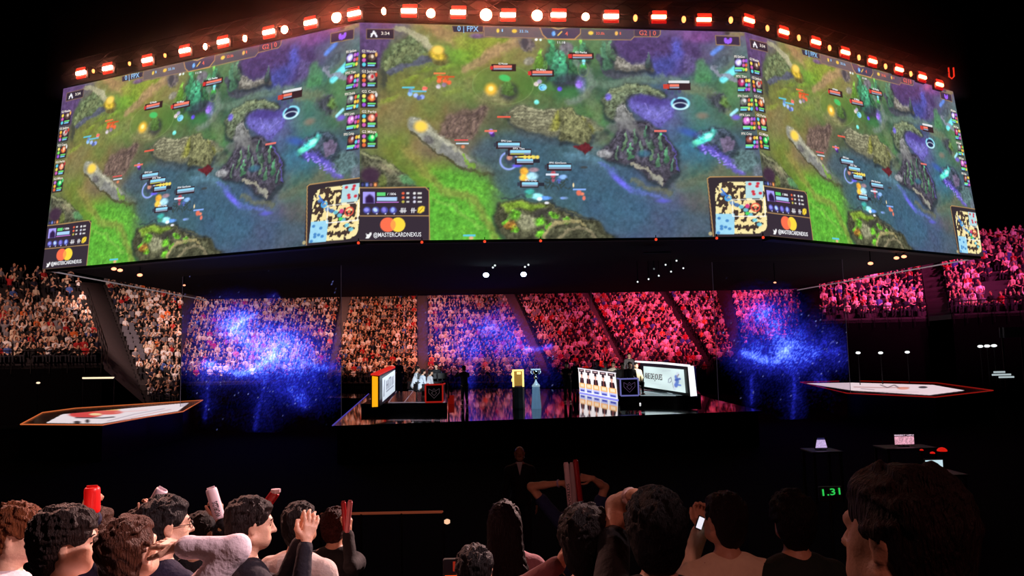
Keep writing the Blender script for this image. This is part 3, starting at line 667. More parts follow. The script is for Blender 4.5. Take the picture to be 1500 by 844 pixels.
# masking roof inside the hanging rig, and its bright lower edge
BACKL = at(302, 440, ZB); BACKR = at(1168, 425, ZB)
BL2 = Vector((BACKL.x, BACKL.y, ZB)); BR2 = Vector((BACKR.x, BACKR.y, ZB))
outer = [SB[0], SB[1], SB[2], SB[3], BR2, BL2]
cloth = mat('masking_cloth', (9, 7, 9), .95, bump=.3, bscale=1.2, var=.3)
inn = [Vector((p.x*.975, p.y+(.9 if i < 4 else -.5), ZB+.05)) for i, p in enumerate(outer)]
rig = empty('rig_ceiling', (0, 42, ZB), 0, 'black masking cloth roof under the hanging rig, behind the giant screens', 'rig ceiling')
MB().prism([p-rig.location for p in inn], (0, 0, .12)).build('masking_cloth', cloth, rig)
RAILM = mat('pale_rail', (225, 220, 225), .35, emit=(150, 138, 140), es=.5)  # rails are no lamps; the glow stands in for light they catch
for k, (a, b, lb) in enumerate([(SB[0], BL2, 'thin pale rail with added glow running back from the screens above the warm lit crowd'), (SB[3], BR2, 'thin pale rail with added glow running back from the screens above the pink crowd')]):
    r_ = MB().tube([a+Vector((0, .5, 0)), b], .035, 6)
    tag(r_.build('rail_light_strip', RAILM), lb, 'frame rail', None)
s_ = MB()
for k in range(24):
    f0 = BL2.lerp(BR2, k/23.)
    s_.tube([f0+Vector((0, 0, .1)), f0+Vector((0, 0, 1.1))], .03, 5)
s_.tube([BL2+Vector((0, 0, .1)), BR2+Vector((0, 0, .1))], .04, 6); s_.tube([BL2+Vector((0, 0, 1.1)), BR2+Vector((0, 0, 1.1))], .04, 6)
tag(s_.build('lighting_truss', HOUS), 'black truss across the back of the hanging rig above the far crowd', 'truss')

# ------------------------------------------------------------------ red lamps along the top of the screens
def on_panel(px, py, off=.35):
    i = 0 if px < 527 else (1 if px < 1094 else 2)
    n = (SB[i+1]-SB[i]).cross(ST[i]-SB[i]).normalized()
    if n.y > 0: n = -n
    d = ray(px, py); p0 = SB[i]+n*off
    s = (p0-CAM).dot(n)/d.dot(n); return CAM+d*s, i, n
CORE = [mat('tube_hot', (20, 20, 20), emit=(255, 150, 120), es=40), mat('tube_red', (20, 20, 20), emit=(255, 90, 60), es=26)]
PLATE = mat('plate_red', (20, 4, 4), emit=(255, 52, 30), es=.9)
PLATE2 = mat('plate_deep_red', (20, 4, 4), emit=(235, 12, 8), es=.6)
ORB = [mat('lens_hot', (20, 20, 20), emit=(255, 110, 80), es=110), mat('lens_orange', (20, 20, 20), emit=(255, 150, 80), es=3)]
for m_ in [PLATE, PLATE2]: m_.cycles.emission_sampling = 'NONE'
METAL = mat('lamp_metal', (30, 28, 30), .45, metal=.6)
Rc = [(119,107),(158,100),(216,88),(271,74),(327,61),(394,47),(455,33),(519,20),(599,16),(671,18),(744,22),(818,22),(895,24),(965,25),(1031,29),(1097,30),(1148,47),(1195,62),(1238,77),(1278,90),(1317,102),(1351,113),(1376,124)]
Cc = [(136,104),(189,93),(241,81),(300,68),(358,56),(416,43),(492,25),(562,16),(631,19),(712,21),(787,22),(858,24),(931,26),(1002,28),(1071,29),(1125,41),(1171,55),(1216,70),(1259,84),(1298,97),(1335,108)]
big = {492: .2, 712: .22, 787: .2, 416: .15, 631: .16, 858: .14}
side = ['above the warm side screen', 'above the middle screen', 'above the pink side screen']
ordn = ['first', 'second', 'third', 'fourth', 'fifth', 'sixth', 'seventh', 'eighth', 'ninth', 'tenth', 'eleventh', 'twelfth']
def local_frame(i, n):
    ex = (SB[i+1]-SB[i]).normalized(); return ex, Vector((0, 0, 1)), n
cnt = {}
for j, (px, py) in enumerate(Rc):
    p, i, n = on_panel(px, py); c_ = cnt[('r', i)] = cnt.get(('r', i), 0)+1
    t = empty('strobe_lamp', p, 0, f'red rectangular strobe lamp {side[i]}, {ordn[c_-1]} of its row from the left', 'lamp', 'red strobe lamps along the top of the giant screens')
    ex, ey, ez = local_frame(i, n); Mx = Matrix((ex, ey, -ez)).transposed()   # x along the screen, y up
    def bx(cx, cy, cz, dx, dy, dz, tilt=0):
        q = Matrix.Rotation(tilt, 3, 'X'); return MB().box(Mx@Vector((cx, cy, cz)), (dx, dy, dz), b=.02, rot=Mx@q)
    wv = .62 if i == 1 else .6
    hot = CORE[0] if px < 900 else CORE[1]
    bx(0, 0, .12, wv+.08, .5, .12).build('housing', METAL, t)
    bx(0, 0, -.02, wv*.92, .15, .1).build('tube', hot, t)
    bx(.04*(1 if i else -1), .19, 0, wv-.06, .15, .06, .3).build('upper_plate', PLATE, t)
    bx(0, -.19, 0, wv-.04, .13, .06, -.3).build('lower_plate', PLATE2 if px > 850 else PLATE, t)
    bx(.0, .2, .18, .06, .34, .06).build('yoke', METAL, t)
for j, (px, py) in enumerate(Cc):
    p, i, n = on_panel(px, py); c_ = cnt[('c', i)] = cnt.get(('c', i), 0)+1
    t = empty('round_lamp', p, 0, f'round lamp between strobes {side[i]}, {ordn[c_-1]} of its row from the left', 'lamp', 'round lamps along the top of the giant screens')
    r_ = big.get(px, .13 if px > 250 else .09)
    sx = 1 if px in big else .62
    hot = ORB[0] if (px < 870 and px > 280) else ORB[1]
    b = MB().lathe([(r_*.25, .03), (r_*.7, .02), (r_*.95, 0), (r_, -.05)], (0, 0, 0), 18, n); ex = (SB[i+1]-SB[i]).normalized()
    b.v = [tuple(Vector(v)-ex*Vector(v).dot(ex)*(1-sx)) for v in b.v]
    b.build('lens', hot, t, True)
    MB().lathe([(r_*1.02*sx+.0, -.05), (r_*1.02*sx, -.3), (r_*.5, -.42)], (0, 0, 0), 16, n).build('lamp_body', METAL, t, True)
    MB().box(Vector((0, 0, r_+.06))-n*.16, (.05, .05, .2)).build('clamp', METAL, t)
p, i, n = on_panel(1394, 112)
u_ = MB().tube([p+Vector((-.12, 0, .45)), p+Vector((-.12, 0, 0)), p+Vector((0, 0, -.12)), p+Vector((.12, 0, 0)), p+Vector((.12, 0, .45))], .035, 8).build('neon_tube', PLATE)
tag(u_, 'dim red U shaped tube light past the last strobe lamp on the pink side', 'tube light')
# truss carrying the lamps
for i in range(3):
    n = (SB[i+1]-SB[i]).cross(ST[i]-SB[i]).normalized(); n = n if n.y < 0 else -n
    a, b = ST[i]+Vector((0, 0, .55))+n*.1, ST[i+1]+Vector((0, 0, .55))+n*.1
    m_ = MB()
    for dz, dy in ((0, 0), (.6, 0), (0, .5), (.6, .5)):
        o_ = Vector((0, 0, dz))-n*dy; m_.tube([a+o_, b+o_], .035, 6)
    K = 16
    for k in range(K):
        p0, p1 = a.lerp(b, k/K), a.lerp(b, (k+1)/K)
        m_.tube([p0, p1+Vector((0, 0, .6))], .02, 5); m_.tube([p0+Vector((0, 0, .6))-n*.5, p1-n*.5], .02, 5)
    tag(m_.build('lighting_truss', METAL), f'dark metal truss carrying the red lamps {side[i]}', 'truss', None)
# scattering haze added around the lamps to give them their bloom
hz = bpy.data.materials.new('bloom_haze'); hz.use_nodes = True; nt = hz.node_tree; nt.nodes.remove(nt.nodes['Principled BSDF'])
vsn = nt.nodes.new('ShaderNodeVolumeScatter'); vsn.inputs['Density'].default_value = .05; vsn.inputs['Anisotropy'].default_value = .6; vsn.inputs['Color'].default_value = (.9, .9, .9, 1)
nt.links.new(vsn.outputs[0], nt.nodes['Material Output'].inputs['Volume'])
hp = [Vector((ST[k].x*1.02, ST[k].y-(1.6 if k in (1, 2) else .8), ST[0].z-.6)) for k in range(4)]+[Vector((ST[3].x*1.05, ST[3].y+1.5, ST[0].z-.6)), Vector((ST[0].x*1.05, ST[0].y+1.5, ST[0].z-.6))]
hp[4:4] = []
tag(MB().prism([hp[0], hp[1], hp[2], hp[3], hp[4], Vector((ST[2].x, ST[2].y+1.5, hp[0].z)), Vector((ST[1].x, ST[1].y+1.5, hp[0].z)), hp[5]], (0, 0, 4.2)).build('haze', hz), 'thin haze added to give the red lamps above the giant screens their bloom', 'haze', None, 'stuff')
# little red markers on the lower edge
MARK = mat('marker_red', (30, 5, 5), emit=(240, 70, 40), es=1.2); MARK.cycles.emission_sampling = 'NONE'
for k, (px, py) in enumerate([(525, 357), (618, 356), (710, 355), (792, 354), (961, 352), (1050, 350), (1118, 349)]):
    p, i, n = on_panel(px, py, .1)
    t = empty('marker_light', p, 0, f'tiny red marker light under the middle giant screen, {ordn[k]} one from its left end', 'light', 'marker lights under the middle screen')
    MB().lathe([(.03, -.02), (.05, 0), (.05, .05), (.02, .08)], (0, 0, 0), 10).build('lens', MARK, t); MB().box((0, .02, .13), (.03, .03, .14)).build('mount_bracket', METAL, t)

# ------------------------------------------------------------------ spotlights under the rig
SP = mat('spot_white', (20, 20, 20), emit=(200, 228, 255), es=8); SPs = mat('spot_small', (20, 20, 20), emit=(220, 235, 235), es=1.6); SPo = mat('spot_orange', (20, 20, 20), emit=(255, 150, 110), es=3); SPd = mat('spot_dim', (20, 20, 20), emit=(120, 130, 130), es=.7)
for m_ in (SP, SPs, SPo, SPd): m_.cycles.emission_sampling = 'NONE'
def spot_fix(px, py, Y, r_, m_, label, grp, el=1.0):
    p = atY(px, py, Y); t = empty('spotlight', p, 0, label, 'spotlight', grp)
    d = (CAM-p).normalized()
    b = MB().lathe([(r_*.3, .012), (r_*.8, .008), (r_, 0), (r_, -.03)], (0, 0, 0), 14, d)
    b.v = [(v[0]*el, v[1], v[2]) for v in b.v]; b.build('lens', m_, t, True)
    MB().lathe([(r_*1.15, -.01), (r_*1.2, -.25), (r_*.7, -.4)], (0, 0, 0), 14, d).build('lamp_body', METAL, t, True)
    top = ZB+.05-p.z
    if top > .1: MB().tube([(-d.x*.2, -d.y*.2, 0), (-d.x*.2, -d.y*.2, top)], .02, 6).build('hanger', METAL, t)
for (px, py), w in zip([(712, 403), (728, 383), (767, 402), (793, 381)], ['leftmost and lowest', 'upper left of four', 'lower right of four', 'uppermost and rightmost']):
    spot_fix(px, py, 37, .12 if py > 390 else .1, SP, f'bright blue white spotlight under the rig, {w}', None, 1.2)
for k, (px, py) in enumerate([(722, 392), (725, 389), (769, 391), (774, 388), (673, 367)]):
    spot_fix(px, py, 36, .045, SPs, 'small white lamp beside the bright blue white spotlights under the rig', 'small lamps near the blue white spotlights')
for k, (px, py) in enumerate([(934, 413), (950, 409), (965, 404), (983, 398), (1001, 393), (975, 388), (991, 382), (1010, 377), (1032, 368), (852, 364), (958, 394), (951, 379)]):
    spot_fix(px, py, 36, .04, SPs if k < 9 else SPd, 'small dim lamp in the diagonal rows under the rig towards the pink crowd', 'small lamps in diagonal rows under the rig')
for k, (px, py, w) in enumerate([(167, 394, 'outermost of three over the warm lit crowd'), (176, 396, 'middle of three over the warm lit crowd'), (205, 403, 'innermost of three over the warm lit crowd'), (276, 383, 'close under the warm side screen'), (270, 418, 'dimmest one over the warm lit crowd'), (1313, 378, 'left one of the pair over the pink crowd'), (1324, 376, 'right one of the pair over the pink crowd'), (1275, 386, 'single one over the pink crowd'), (1135, 414, 'one above the blue glow on the pink side')]):
    spot_fix(px, py, 34 if k not in (4, 8) else 38, .07 if k not in (4, 8) else .04, SPo, f'orange white lamp under the rig, {w}', None, 1.7)
plate = MB().box((0, 0, 0), (1.1, .5, .04), b=.01).build('ceiling_panel', mat('panel_grey', (120, 120, 150), .5)); plate.location = atY(962, 370, 31); plate.rotation_euler = (R(12), 0, 0)
tag(plate, 'pale grey flat panel hanging under the rig above the small diagonal lamps', 'panel')
# ------------------------------------------------------------------ surfaces grown from rounded volumes
def surface_nets(F, org, h):
    """quads of the zero level of field F (negative inside)"""
    S = F < 0
    nx, ny, nz = F.shape
    c = [S[i:nx-1+i, j:ny-1+j, k:nz-1+k] for i in (0, 1) for j in (0, 1) for k in (0, 1)]
    cnt = sum(x.astype(np.int8) for x in c); act = (cnt > 0) & (cnt < 8)
    ids = -np.ones(act.shape, np.int32); I, J, K = np.nonzero(act); ids[I, J, K] = np.arange(len(I))
    P = np.zeros((len(I), 3)); W = np.zeros(len(I))
    cor = [(0, 0, 0), (1, 0, 0), (0, 1, 0), (1, 1, 0), (0, 0, 1), (1, 0, 1), (0, 1, 1), (1, 1, 1)]
    for a in range(8):
        for b in range(a+1, 8):
            ca, cb = cor[a], cor[b]
            if sum(abs(x-y) for x, y in zip(ca, cb)) != 1: continue
            fa = F[I+ca[0], J+ca[1], K+ca[2]]; fb = F[I+cb[0], J+cb[1], K+cb[2]]
            m = (fa < 0) != (fb < 0); t = np.where(m, fa/(fa-fb+1e-12), 0)
            for d in range(3): P[:, d] += np.where(m, ca[d]+(cb[d]-ca[d])*t, 0)
            W += m
    P = P/W[:, None]+np.stack([I, J, K], 1); V = P*h+np.array(org)
    Q = []
    for ax in range(3):
        sl0 = [slice(None)]*3; sl1 = [slice(None)]*3; sl0[ax] = slice(0, -1); sl1[ax] = slice(1, None)
        A, B = S[tuple(sl0)], S[tuple(sl1)]; ch = A != B
        o1, o2 = [(1, 2), (2, 0), (0, 1)][ax]
        i = np.array(np.nonzero(ch)).T
        i = i[(i[:, o1] > 0) & (i[:, o2] > 0) & (i[:, o1] < F.shape[o1]-1) & (i[:, o2] < F.shape[o2]-1)]
        def g(d1, d2):
            q = i.copy(); q[:, o1] -= d1; q[:, o2] -= d2; return ids[q[:, 0], q[:, 1], q[:, 2]]
        q = np.stack([g(1, 1), g(0, 1), g(0, 0), g(1, 0)], 1); fl = ~A[i[:, 0], i[:, 1], i[:, 2]]
        q[fl] = q[fl][:, ::-1]; Q.append(q)
    Q = np.concatenate(Q); Q = Q[(Q >= 0).all(1)]
    return V, Q
class Blob:
    """union of tapered capsules and ellipsoids with smooth joints"""
    def __init__(s, h): s.h = h; s.p = []; s.cuts = []
    def cap(s, a, b, ra, rb, k=.03, tag=0, sc=None): s.p.append(('c', np.array(a, float), np.array(b, float), ra, rb, k, tag)); return s
    def ell(s, c, r, k=.03, tag=0, rot=None): s.p.append(('e', np.array(c, float), np.array(r, float), None if rot is None else np.array(rot), 0, k, tag)); return s
    def cut(s, c, r, rot=None, k=.01): s.cuts.append((np.array(c, float), np.array(r, float), None if rot is None else np.array(rot), k)); return s
    @staticmethod
    def _ell(P, c, r, rot):
        q = P-c
        if rot is not None: q = q@rot
        k0 = np.linalg.norm(q/r, axis=-1); k1 = np.linalg.norm(q/(r*r), axis=-1)
        return k0*(k0-1)/(k1+1e-9)
    def mesh(s, noise=0, nf=20., seed=0, infl=0, clip=None):
        lo = np.full(3, 1e9); hi = -lo
        for p in s.p:
            if p[0] == 'c': r = max(p[3], p[4]); l = np.minimum(p[1], p[2])-r; u = np.maximum(p[1], p[2])+r
            else: r = p[2].max(); l = p[1]-(p[2] if p[3] is None else r); u = p[1]+(p[2] if p[3] is None else r)
            lo = np.minimum(lo, l); hi = np.maximum(hi, u)
        pad = s.h*3+infl+noise*2; lo -= pad; hi += pad
        n = np.ceil((hi-lo)/s.h).astype(int)+1
        F = np.full(n, 1.0); T = np.zeros(n, np.int8); best = np.full(n, 1e9)
        ax = [lo[d]+np.arange(n[d])*s.h for d in range(3)]
        for p in s.p:
            k = p[5]; mg = k+s.h*3+infl+noise*2
            if p[0] == 'c': r = max(p[3], p[4]); l = np.minimum(p[1], p[2])-r-mg; u = np.maximum(p[1], p[2])+r+mg
            else: r = p[2] if p[3] is None else p[2].max(); l = p[1]-r-mg; u = p[1]+r+mg
            a = np.clip(((l-lo)/s.h).astype(int), 0, n); b = np.clip(((u-lo)/s.h).astype(int)+2, 0, n)
            sl = tuple(slice(a[d], b[d]) for d in range(3))
            P = np.stack(np.meshgrid(*[ax[d][sl[d]] for d in range(3)], indexing='ij'), -1)
            if p[0] == 'c':
                ba = p[2]-p[1]; t = np.clip(((P-p[1])@ba)/(ba@ba+1e-12), 0, 1)
                d = np.linalg.norm(P-p[1]-t[..., None]*ba, axis=-1)-(p[3]+(p[4]-p[3])*t)
            else: d = s._ell(P, p[1], p[2], p[3])
            f = F[sl]; h_ = np.clip(.5+.5*(f-d)/k, 0, 1); F[sl] = f*(1-h_)+d*h_-k*h_*(1-h_)
            m = d < best[sl]; bb = best[sl]; bb[m] = d[m]; tt = T[sl]; tt[m] = p[6]
        for c, r, rot, k in s.cuts:
            P = np.stack(np.meshgrid(*ax, indexing='ij'), -1); d = -s._ell(P, c, r, rot); F = np.maximum(F, d)
        if noise or clip:
            G = np.meshgrid(*ax, indexing='ij')
            if noise:
                rg = np.random.default_rng(seed); N = 0
                for o in range(5):
                    w = rg.normal(size=3); w *= nf*(1+o*.45)/np.linalg.norm(w); w2 = rg.normal(size=3)*nf*.4
                    N = N+np.sin(G[0]*w[0]+G[1]*w[1]+G[2]*w[2]+rg.random()*6+1.5*np.sin(G[0]*w2[0]+G[1]*w2[1]+G[2]*w2[2]))/(1+o*.3)
                F = F+N*noise*.4
            if clip: F = np.maximum(F, clip(G))
        F = F-infl
        V, Q = surface_nets(F, lo, s.h)
        ci = np.clip(np.round((V-lo)/s.h).astype(int), 0, n-1)
        return V, Q, T[ci[:, 0], ci[:, 1], ci[:, 2]]

# ------------------------------------------------------------------ far spectators (small in the picture)
SKIN = [(222, 176, 148), (206, 154, 124), (170, 118, 90), (236, 196, 170)]
HAIR = [(28, 20, 18), (46, 30, 22), (20, 17, 18), (84, 56, 34)]
TOPS = [('white', (240, 238, 236)), ('black', (16, 15, 18)), ('grey', (128, 126, 132)), ('red', (180, 30, 34)), ('cream', (226, 206, 180)), ('blue', (60, 90, 160)), ('dark blue', (24, 26, 50)), ('orange', (226, 110, 44))]
TOPW = [4, 8, 3, 1.6, 2.2, .7, 4, .35]
def crowd_proto(pose, h=.062):
    b = Blob(h)
    b.cap((0, 0, .5), (0, .02, .92), .15, .15, .05, 0); b.cap((-.15, .02, .98), (.15, .02, .98), .085, .085, .05, 0)
    b.cap((0, .03, 1.04), (0, .03, 1.12), .06, .06, .03, 1); b.ell((0, .04, 1.22), (.095, .11, .125), .02, 1); b.ell((0, 0, 1.265), (.105, .115, .11), .02, 2)
    for s in (-1, 1):
        b.cap((s*.09, 0, .48), (s*.12, .42, .5), .085, .07, .03, 3); b.cap((s*.12, .42, .5), (s*.12, .44, .08), .065, .05, .03, 3)
        if pose == 0: b.cap((s*.2, .02, .98), (s*.25, .1, .72), .06, .055, .03, 0); b.cap((s*.25, .1, .72), (s*.1, .32, .62), .055, .05, .03, 1)
        elif pose == 1: b.cap((s*.2, .02, .98), (s*.3, .1, 1.2), .06, .055, .03, 0); b.cap((s*.3, .1, 1.2), (s*.22, .16, 1.5), .055, .05, .03, 1)
        elif pose == 2: b.cap((s*.2, .02, .98), (s*.22, .22, .86), .06, .055, .03, 0); b.cap((s*.22, .22, .86), (s*.03, .36, 1.0), .055, .055, .03, 1)
        else: b.cap((s*.2, .02, .98), (s*.26, .16, .8), .06, .055, .03, 0); b.cap((s*.26, .16, .8), (s*.1, .2, 1.12 if s > 0 else .7), .05, .05, .03, 1)
    return b.mesh()
PROT = [crowd_proto(k) for k in range(4)]
POSE = ['hands in lap', 'arms raised', 'clapping', 'hand at chin']
CROWDM = vc_mat('crowd_cloth_and_skin', 'diffuse')
def srgb_np(c): return np.array(srgb(c))
def proto_cols(T, top, skin, hair, leg=(24, 24, 32)):
    C = np.zeros((len(T), 3)); C[T == 0] = srgb_np(top); C[T == 1] = srgb_np(skin); C[T == 2] = srgb_np(hair); C[T == 3] = srgb_np(leg); return C
# sections: px of top-left, top-right, bottom-right, bottom-left; distances of those corners
SEC = [('in the outermost warm lit stand', (-75, 400), (113, 410), (150, 532), (-75, 534), 50, 60, 49, 41, .93),
       ('in the warm lit stand with empty grey seats', (150, 412), (268, 428), (262, 592), (214, 588), 70, 74, 54, 53, .86),
       ('in the stand behind the warm blue glow', (292, 428), (500, 430), (478, 556), (255, 560), 79, 80, 64, 62, .97),
       ('in the warm lit stand behind the orange edged screen', (518, 430), (610, 428), (612, 560), (487, 560), 80, 80, 64, 64, .98),
       ('in the stand right behind the gold box', (627, 428), (733, 428), (795, 558), (628, 560), 80, 80, 64, 64, .97),
       ('in the crimson lit stand beyond the trophy', (752, 425), (845, 425), (915, 552), (812, 556), 80, 80, 64, 64, .97),
       ('in the crimson lit stand behind the portrait desk', (860, 425), (955, 422), (1040, 550), (925, 552), 80, 79, 63, 64, .97),
       ('in the crimson lit stand behind the white picture screen', (972, 422), (1046, 420), (1080, 545), (1054, 548), 79, 77, 61, 62, .95),
       ('in the pink lit stand behind the pink side glow', (1070, 418), (1172, 404), (1174, 505), (1088, 512), 74, 68, 54, 57, .95),
       ('in the pink upper stand just past the blue glow', (1203, 402), (1345, 362), (1358, 464), (1203, 468), 62, 58, 48, 50, .95),
       ('in the outermost pink upper stand', (1370, 360), (1560, 340), (1560, 452), (1395, 460), 57, 54, 43, 46, .9)]
CONC = mat('stand_concrete', (44, 38, 40), .85, var=.2, bscale=1.5)
STAIR = mat('aisle_grey', (92, 82, 84), .8, var=.15, bscale=1.2)
def sec_grid(s):
    TL, TR, BR, BL = (atY(s[1][0], s[1][1], s[5]), atY(s[2][0], s[2][1], s[6]), atY(s[3][0], s[3][1], s[7]), atY(s[4][0], s[4][1], s[8]))
    return TL, TR, BR, BL
def steps_mesh(TL, TR, BR, BL, n, name, m, label, cat, sub=1, fascia=True):
    v = MB(); n2 = n*sub
    for i in range(n2):
        a0, b0 = BL.lerp(TL, i/n2), BR.lerp(TR, i/n2); a1, b1 = BL.lerp(TL, (i+1)/n2), BR.lerp(TR, (i+1)/n2)
        za, zb_ = a1.z, b1.z; lo = -.3
        v.hexa([Vector((a0.x, a0.y, a0.z+lo)), Vector((b0.x, b0.y, b0.z+lo)), Vector((b1.x, b1.y, b1.z+lo)), Vector((a1.x, a1.y, a1.z+lo)),
                Vector((a0.x, a0.y, a0.z)), Vector((b0.x, b0.y, b0.z)), Vector((b1.x, b1.y, b0.z)), Vector((a1.x, a1.y, a0.z))])
    t = empty(name, (0, 0, 0), 0, label, cat); t.location = (BL+BR)/2-Vector((0, 0, (BL+BR).z/2))
    v.v = [tuple(Vector(p)-t.location) for p in v.v]
    v.build('terrace' if cat == 'grandstand' else 'stair_flight', m, t)
    if fascia:
        f = MB(); a, b = BL-t.location, BR-t.location; a2, b2 = TL-t.location, TR-t.location
        a3, b3 = a.lerp(a2, .03), b.lerp(b2, .03)
        f.hexa([Vector((a.x, a.y, 0)), Vector((b.x, b.y, 0)), Vector((b3.x, b3.y, 0)), Vector((a3.x, a3.y, 0)), a-Vector((0, 0, .1)), b-Vector((0, 0, .1)), Vector((b3.x, b3.y, b.z-.1)), Vector((a3.x, a3.y, a.z-.1))])
        f.build('base_wall', BLK, t)
        r_ = MB(); r_.tube([a+Vector((0, -.15, .75)), b+Vector((0, -.15, .75))], .03, 6)
        for k in range(9): q = a.lerp(b, k/8); r_.tube([q+Vector((0, -.15, -.6)), q+Vector((0, -.15, .75))], .02, 5)
        r_.build('front_railing', METAL, t)
    return t
people = []
seats_grey = []
G = [sec_grid(s) for s in SEC]
for si, s in enumerate(SEC):
    TL, TR, BR, BL = G[si]
    rise = ((TL.z-BL.z)+(TR.z-BR.z))/2; n = max(6, round(rise/.37))
    steps_mesh(TL, TR, BR, BL, n, 'grandstand', CONC, 'raked terrace steps carrying the crowd '+s[0], 'grandstand')
    for i in range(n):
        t0 = (i+.38)/n
        L = BL.lerp(TL, t0); Rr = BR.lerp(TR, t0); zL = BL.lerp(TL, i/n).z; zR = BR.lerp(TR, i/n).z
        w = math.hypot(Rr.x-L.x, Rr.y-L.y); m_ = max(2, int(w/.47))
        for j in range(m_):
            f = (j+.5+random.uniform(-.12, .12))/m_; x = L.x+(Rr.x-L.x)*f; y = L.y+(Rr.y-L.y)*f; z = zL+(zR-zL)*f
            px, py = proj([(x, y, z+1)]); px = px[0]; py = py[0]
            dens = s[9]
            if si == 1 and px < 185+.25*(py-415) and 440 < py < 530 and random.random() < .62: seats_grey.append((x, y, z)); continue
            if si == 0 and py < 432: dens = .3
            elif si == 0 and py < 447: dens = .7
            if si == 10 and 1438 < px < 1482 and 392 < py < 428: continue
            if random.random() > dens: continue
            people.append((x, y, z, si, px, py))
    if si+1 < len(SEC) and si not in ():
        TL2, TR2, BR2_, BL2_ = G[si+1]
        names_ = ['wide bare stairway between the two outermost warm lit stands', 'bare stairway at the outer edge of the blue glow, warm side', 'bare stairway between the blue glow crowd and the orange desk crowd', 'upright bare stairway behind the players at the orange edged desk', 'bare stairway in the stand behind the trophy', 'slanting bare stairway behind the portrait desk players', 'narrow dark stairway in the crimson crowd above the white wall screen', 'bare mauve stairway at the stage side of the pink blue glow', 'bare mauve stairway at the outer side of the pink blue glow', 'bare mauve stairway between the two outermost pink stands']
        g_ = .04
        steps_mesh(TR.lerp(TL2, g_), TL2.lerp(TR, g_), BL2_.lerp(BR, g_), BR.lerp(BL2_, g_), n, 'aisle_stairs', STAIR if si != 6 else CONC, names_[si], 'stairs', 2, False)
print('crowd', len(people))
vis = [p for p in people if 0 <= p[4] <= 1500 and p[5] > 380]
vis.sort(key=lambda p: math.hypot(p[0], p[1]))
chosen = set(id(p) for p in vis[:300])
pm = {}
first_names = {}
CV = []; CF = []; CC = []; off = 0
for p in people:
    x, y, z, si, px, py = p
    pose = random.choices(range(4), [6, 1.2, 2.2, 2])[0]
    ti = random.choices(range(len(TOPS)), TOPW)[0]; sk = random.randrange(4); hr = random.randrange(4)
    yaw = math.atan2(30-y, 0-x)-PI/2+random.uniform(-.3, .3); sc = random.uniform(.82, .97)
    V, Q, T = PROT[pose]
    if id(p) in chosen:
        key = (pose, ti, sk % 2)
        if key not in pm:
            o = mesh_np('spectator', V, Q, CROWDM, None, proto_cols(T, TOPS[ti][1], SKIN[sk], HAIR[hr])); pm[key] = o.data
        else:
            o = bpy.data.objects.new('spectator', pm[key]); col.objects.link(o)
        o.location = (x, y, z); o.rotation_euler = (0, 0, yaw); o.scale = (sc,)*3
        lb = f'tiny spectator in {TOPS[ti][0]} {POSE[pose]}, {SEC[si][0]}'
        if len(lb.split()) > 16: lb = f'tiny {TOPS[ti][0]} clad spectator, {POSE[pose]}, {SEC[si][0].replace("in the ", "")}'
        tag(o, lb, 'spectator', lb)
    else:
        c, s_ = math.cos(yaw)*sc, math.sin(yaw)*sc
        W = np.empty_like(V); W[:, 0] = V[:, 0]*c-V[:, 1]*s_+x; W[:, 1] = V[:, 0]*s_+V[:, 1]*c+y; W[:, 2] = V[:, 2]*sc+z
        CV.append(W); CF.append(Q+off); CC.append(proto_cols(T, TOPS[ti][1], SKIN[sk], HAIR[hr])); off += len(V)
tag(mesh_np('crowd', np.concatenate(CV), np.concatenate(CF), CROWDM, None, np.concatenate(CC)), 'packed far crowd filling the raked stands across the hall', 'crowd', None, 'stuff')
a_, b_2 = G[0][2], G[0][1]; c_ = (a_+b_2)/2; t = empty('handrail', (c_.x, c_.y, a_.z), 0, 'black handrail beside the wide bare stairway of the warm lit stands', 'handrail'); hr_ = MB()
off_ = Vector((.35, -.1, 0))-t.location
hr_.tube([a_+off_+Vector((0, 0, 1)), a_.lerp(b_2, .7)+off_+Vector((0, 0, 1))], .035, 6); hr_.tube([a_+off_+Vector((0, 0, .5)), a_.lerp(b_2, .7)+off_+Vector((0, 0, .5))], .025, 6)
hr_.build('rail', METAL, t)
for k in range(12): q_ = a_.lerp(b_2, .7*k/11)+off_; MB().tube([q_-Vector((0, 0, .2)), q_+Vector((0, 0, 1))], .025, 5).build('baluster', METAL, t)
# empty folding seats
seatm = mat('seat_grey', (112, 112, 122), .6)
proto = None
for k, (x, y, z) in enumerate(seats_grey[:90]):
    if proto is None:
        proto = empty('folding_seat', (x, y, z)); lb = 'empty grey folding seat in the warm lit stand beside the wide bare stairway'
        tag(proto, lb, 'seat', 'empty grey seats beside the wide stairway')
        MB().box((0, .2, .42), (.42, .38, .07), b=.02).build('seat', seatm, proto)
        MB().box((0, -.02, .68), (.42, .06, .5), b=.02, rot=Matrix.Rotation(R(-10), 3, 'X')).build('backrest', seatm, proto)
        MB().box((0, .05, .2), (.3, .06, .4), b=.01).build('leg', METAL, proto); o = proto
    else: o = copy_tree(proto)
    o.location = (x, y, z); o.rotation_euler.z = math.atan2(30-y, 0-x)-PI/2
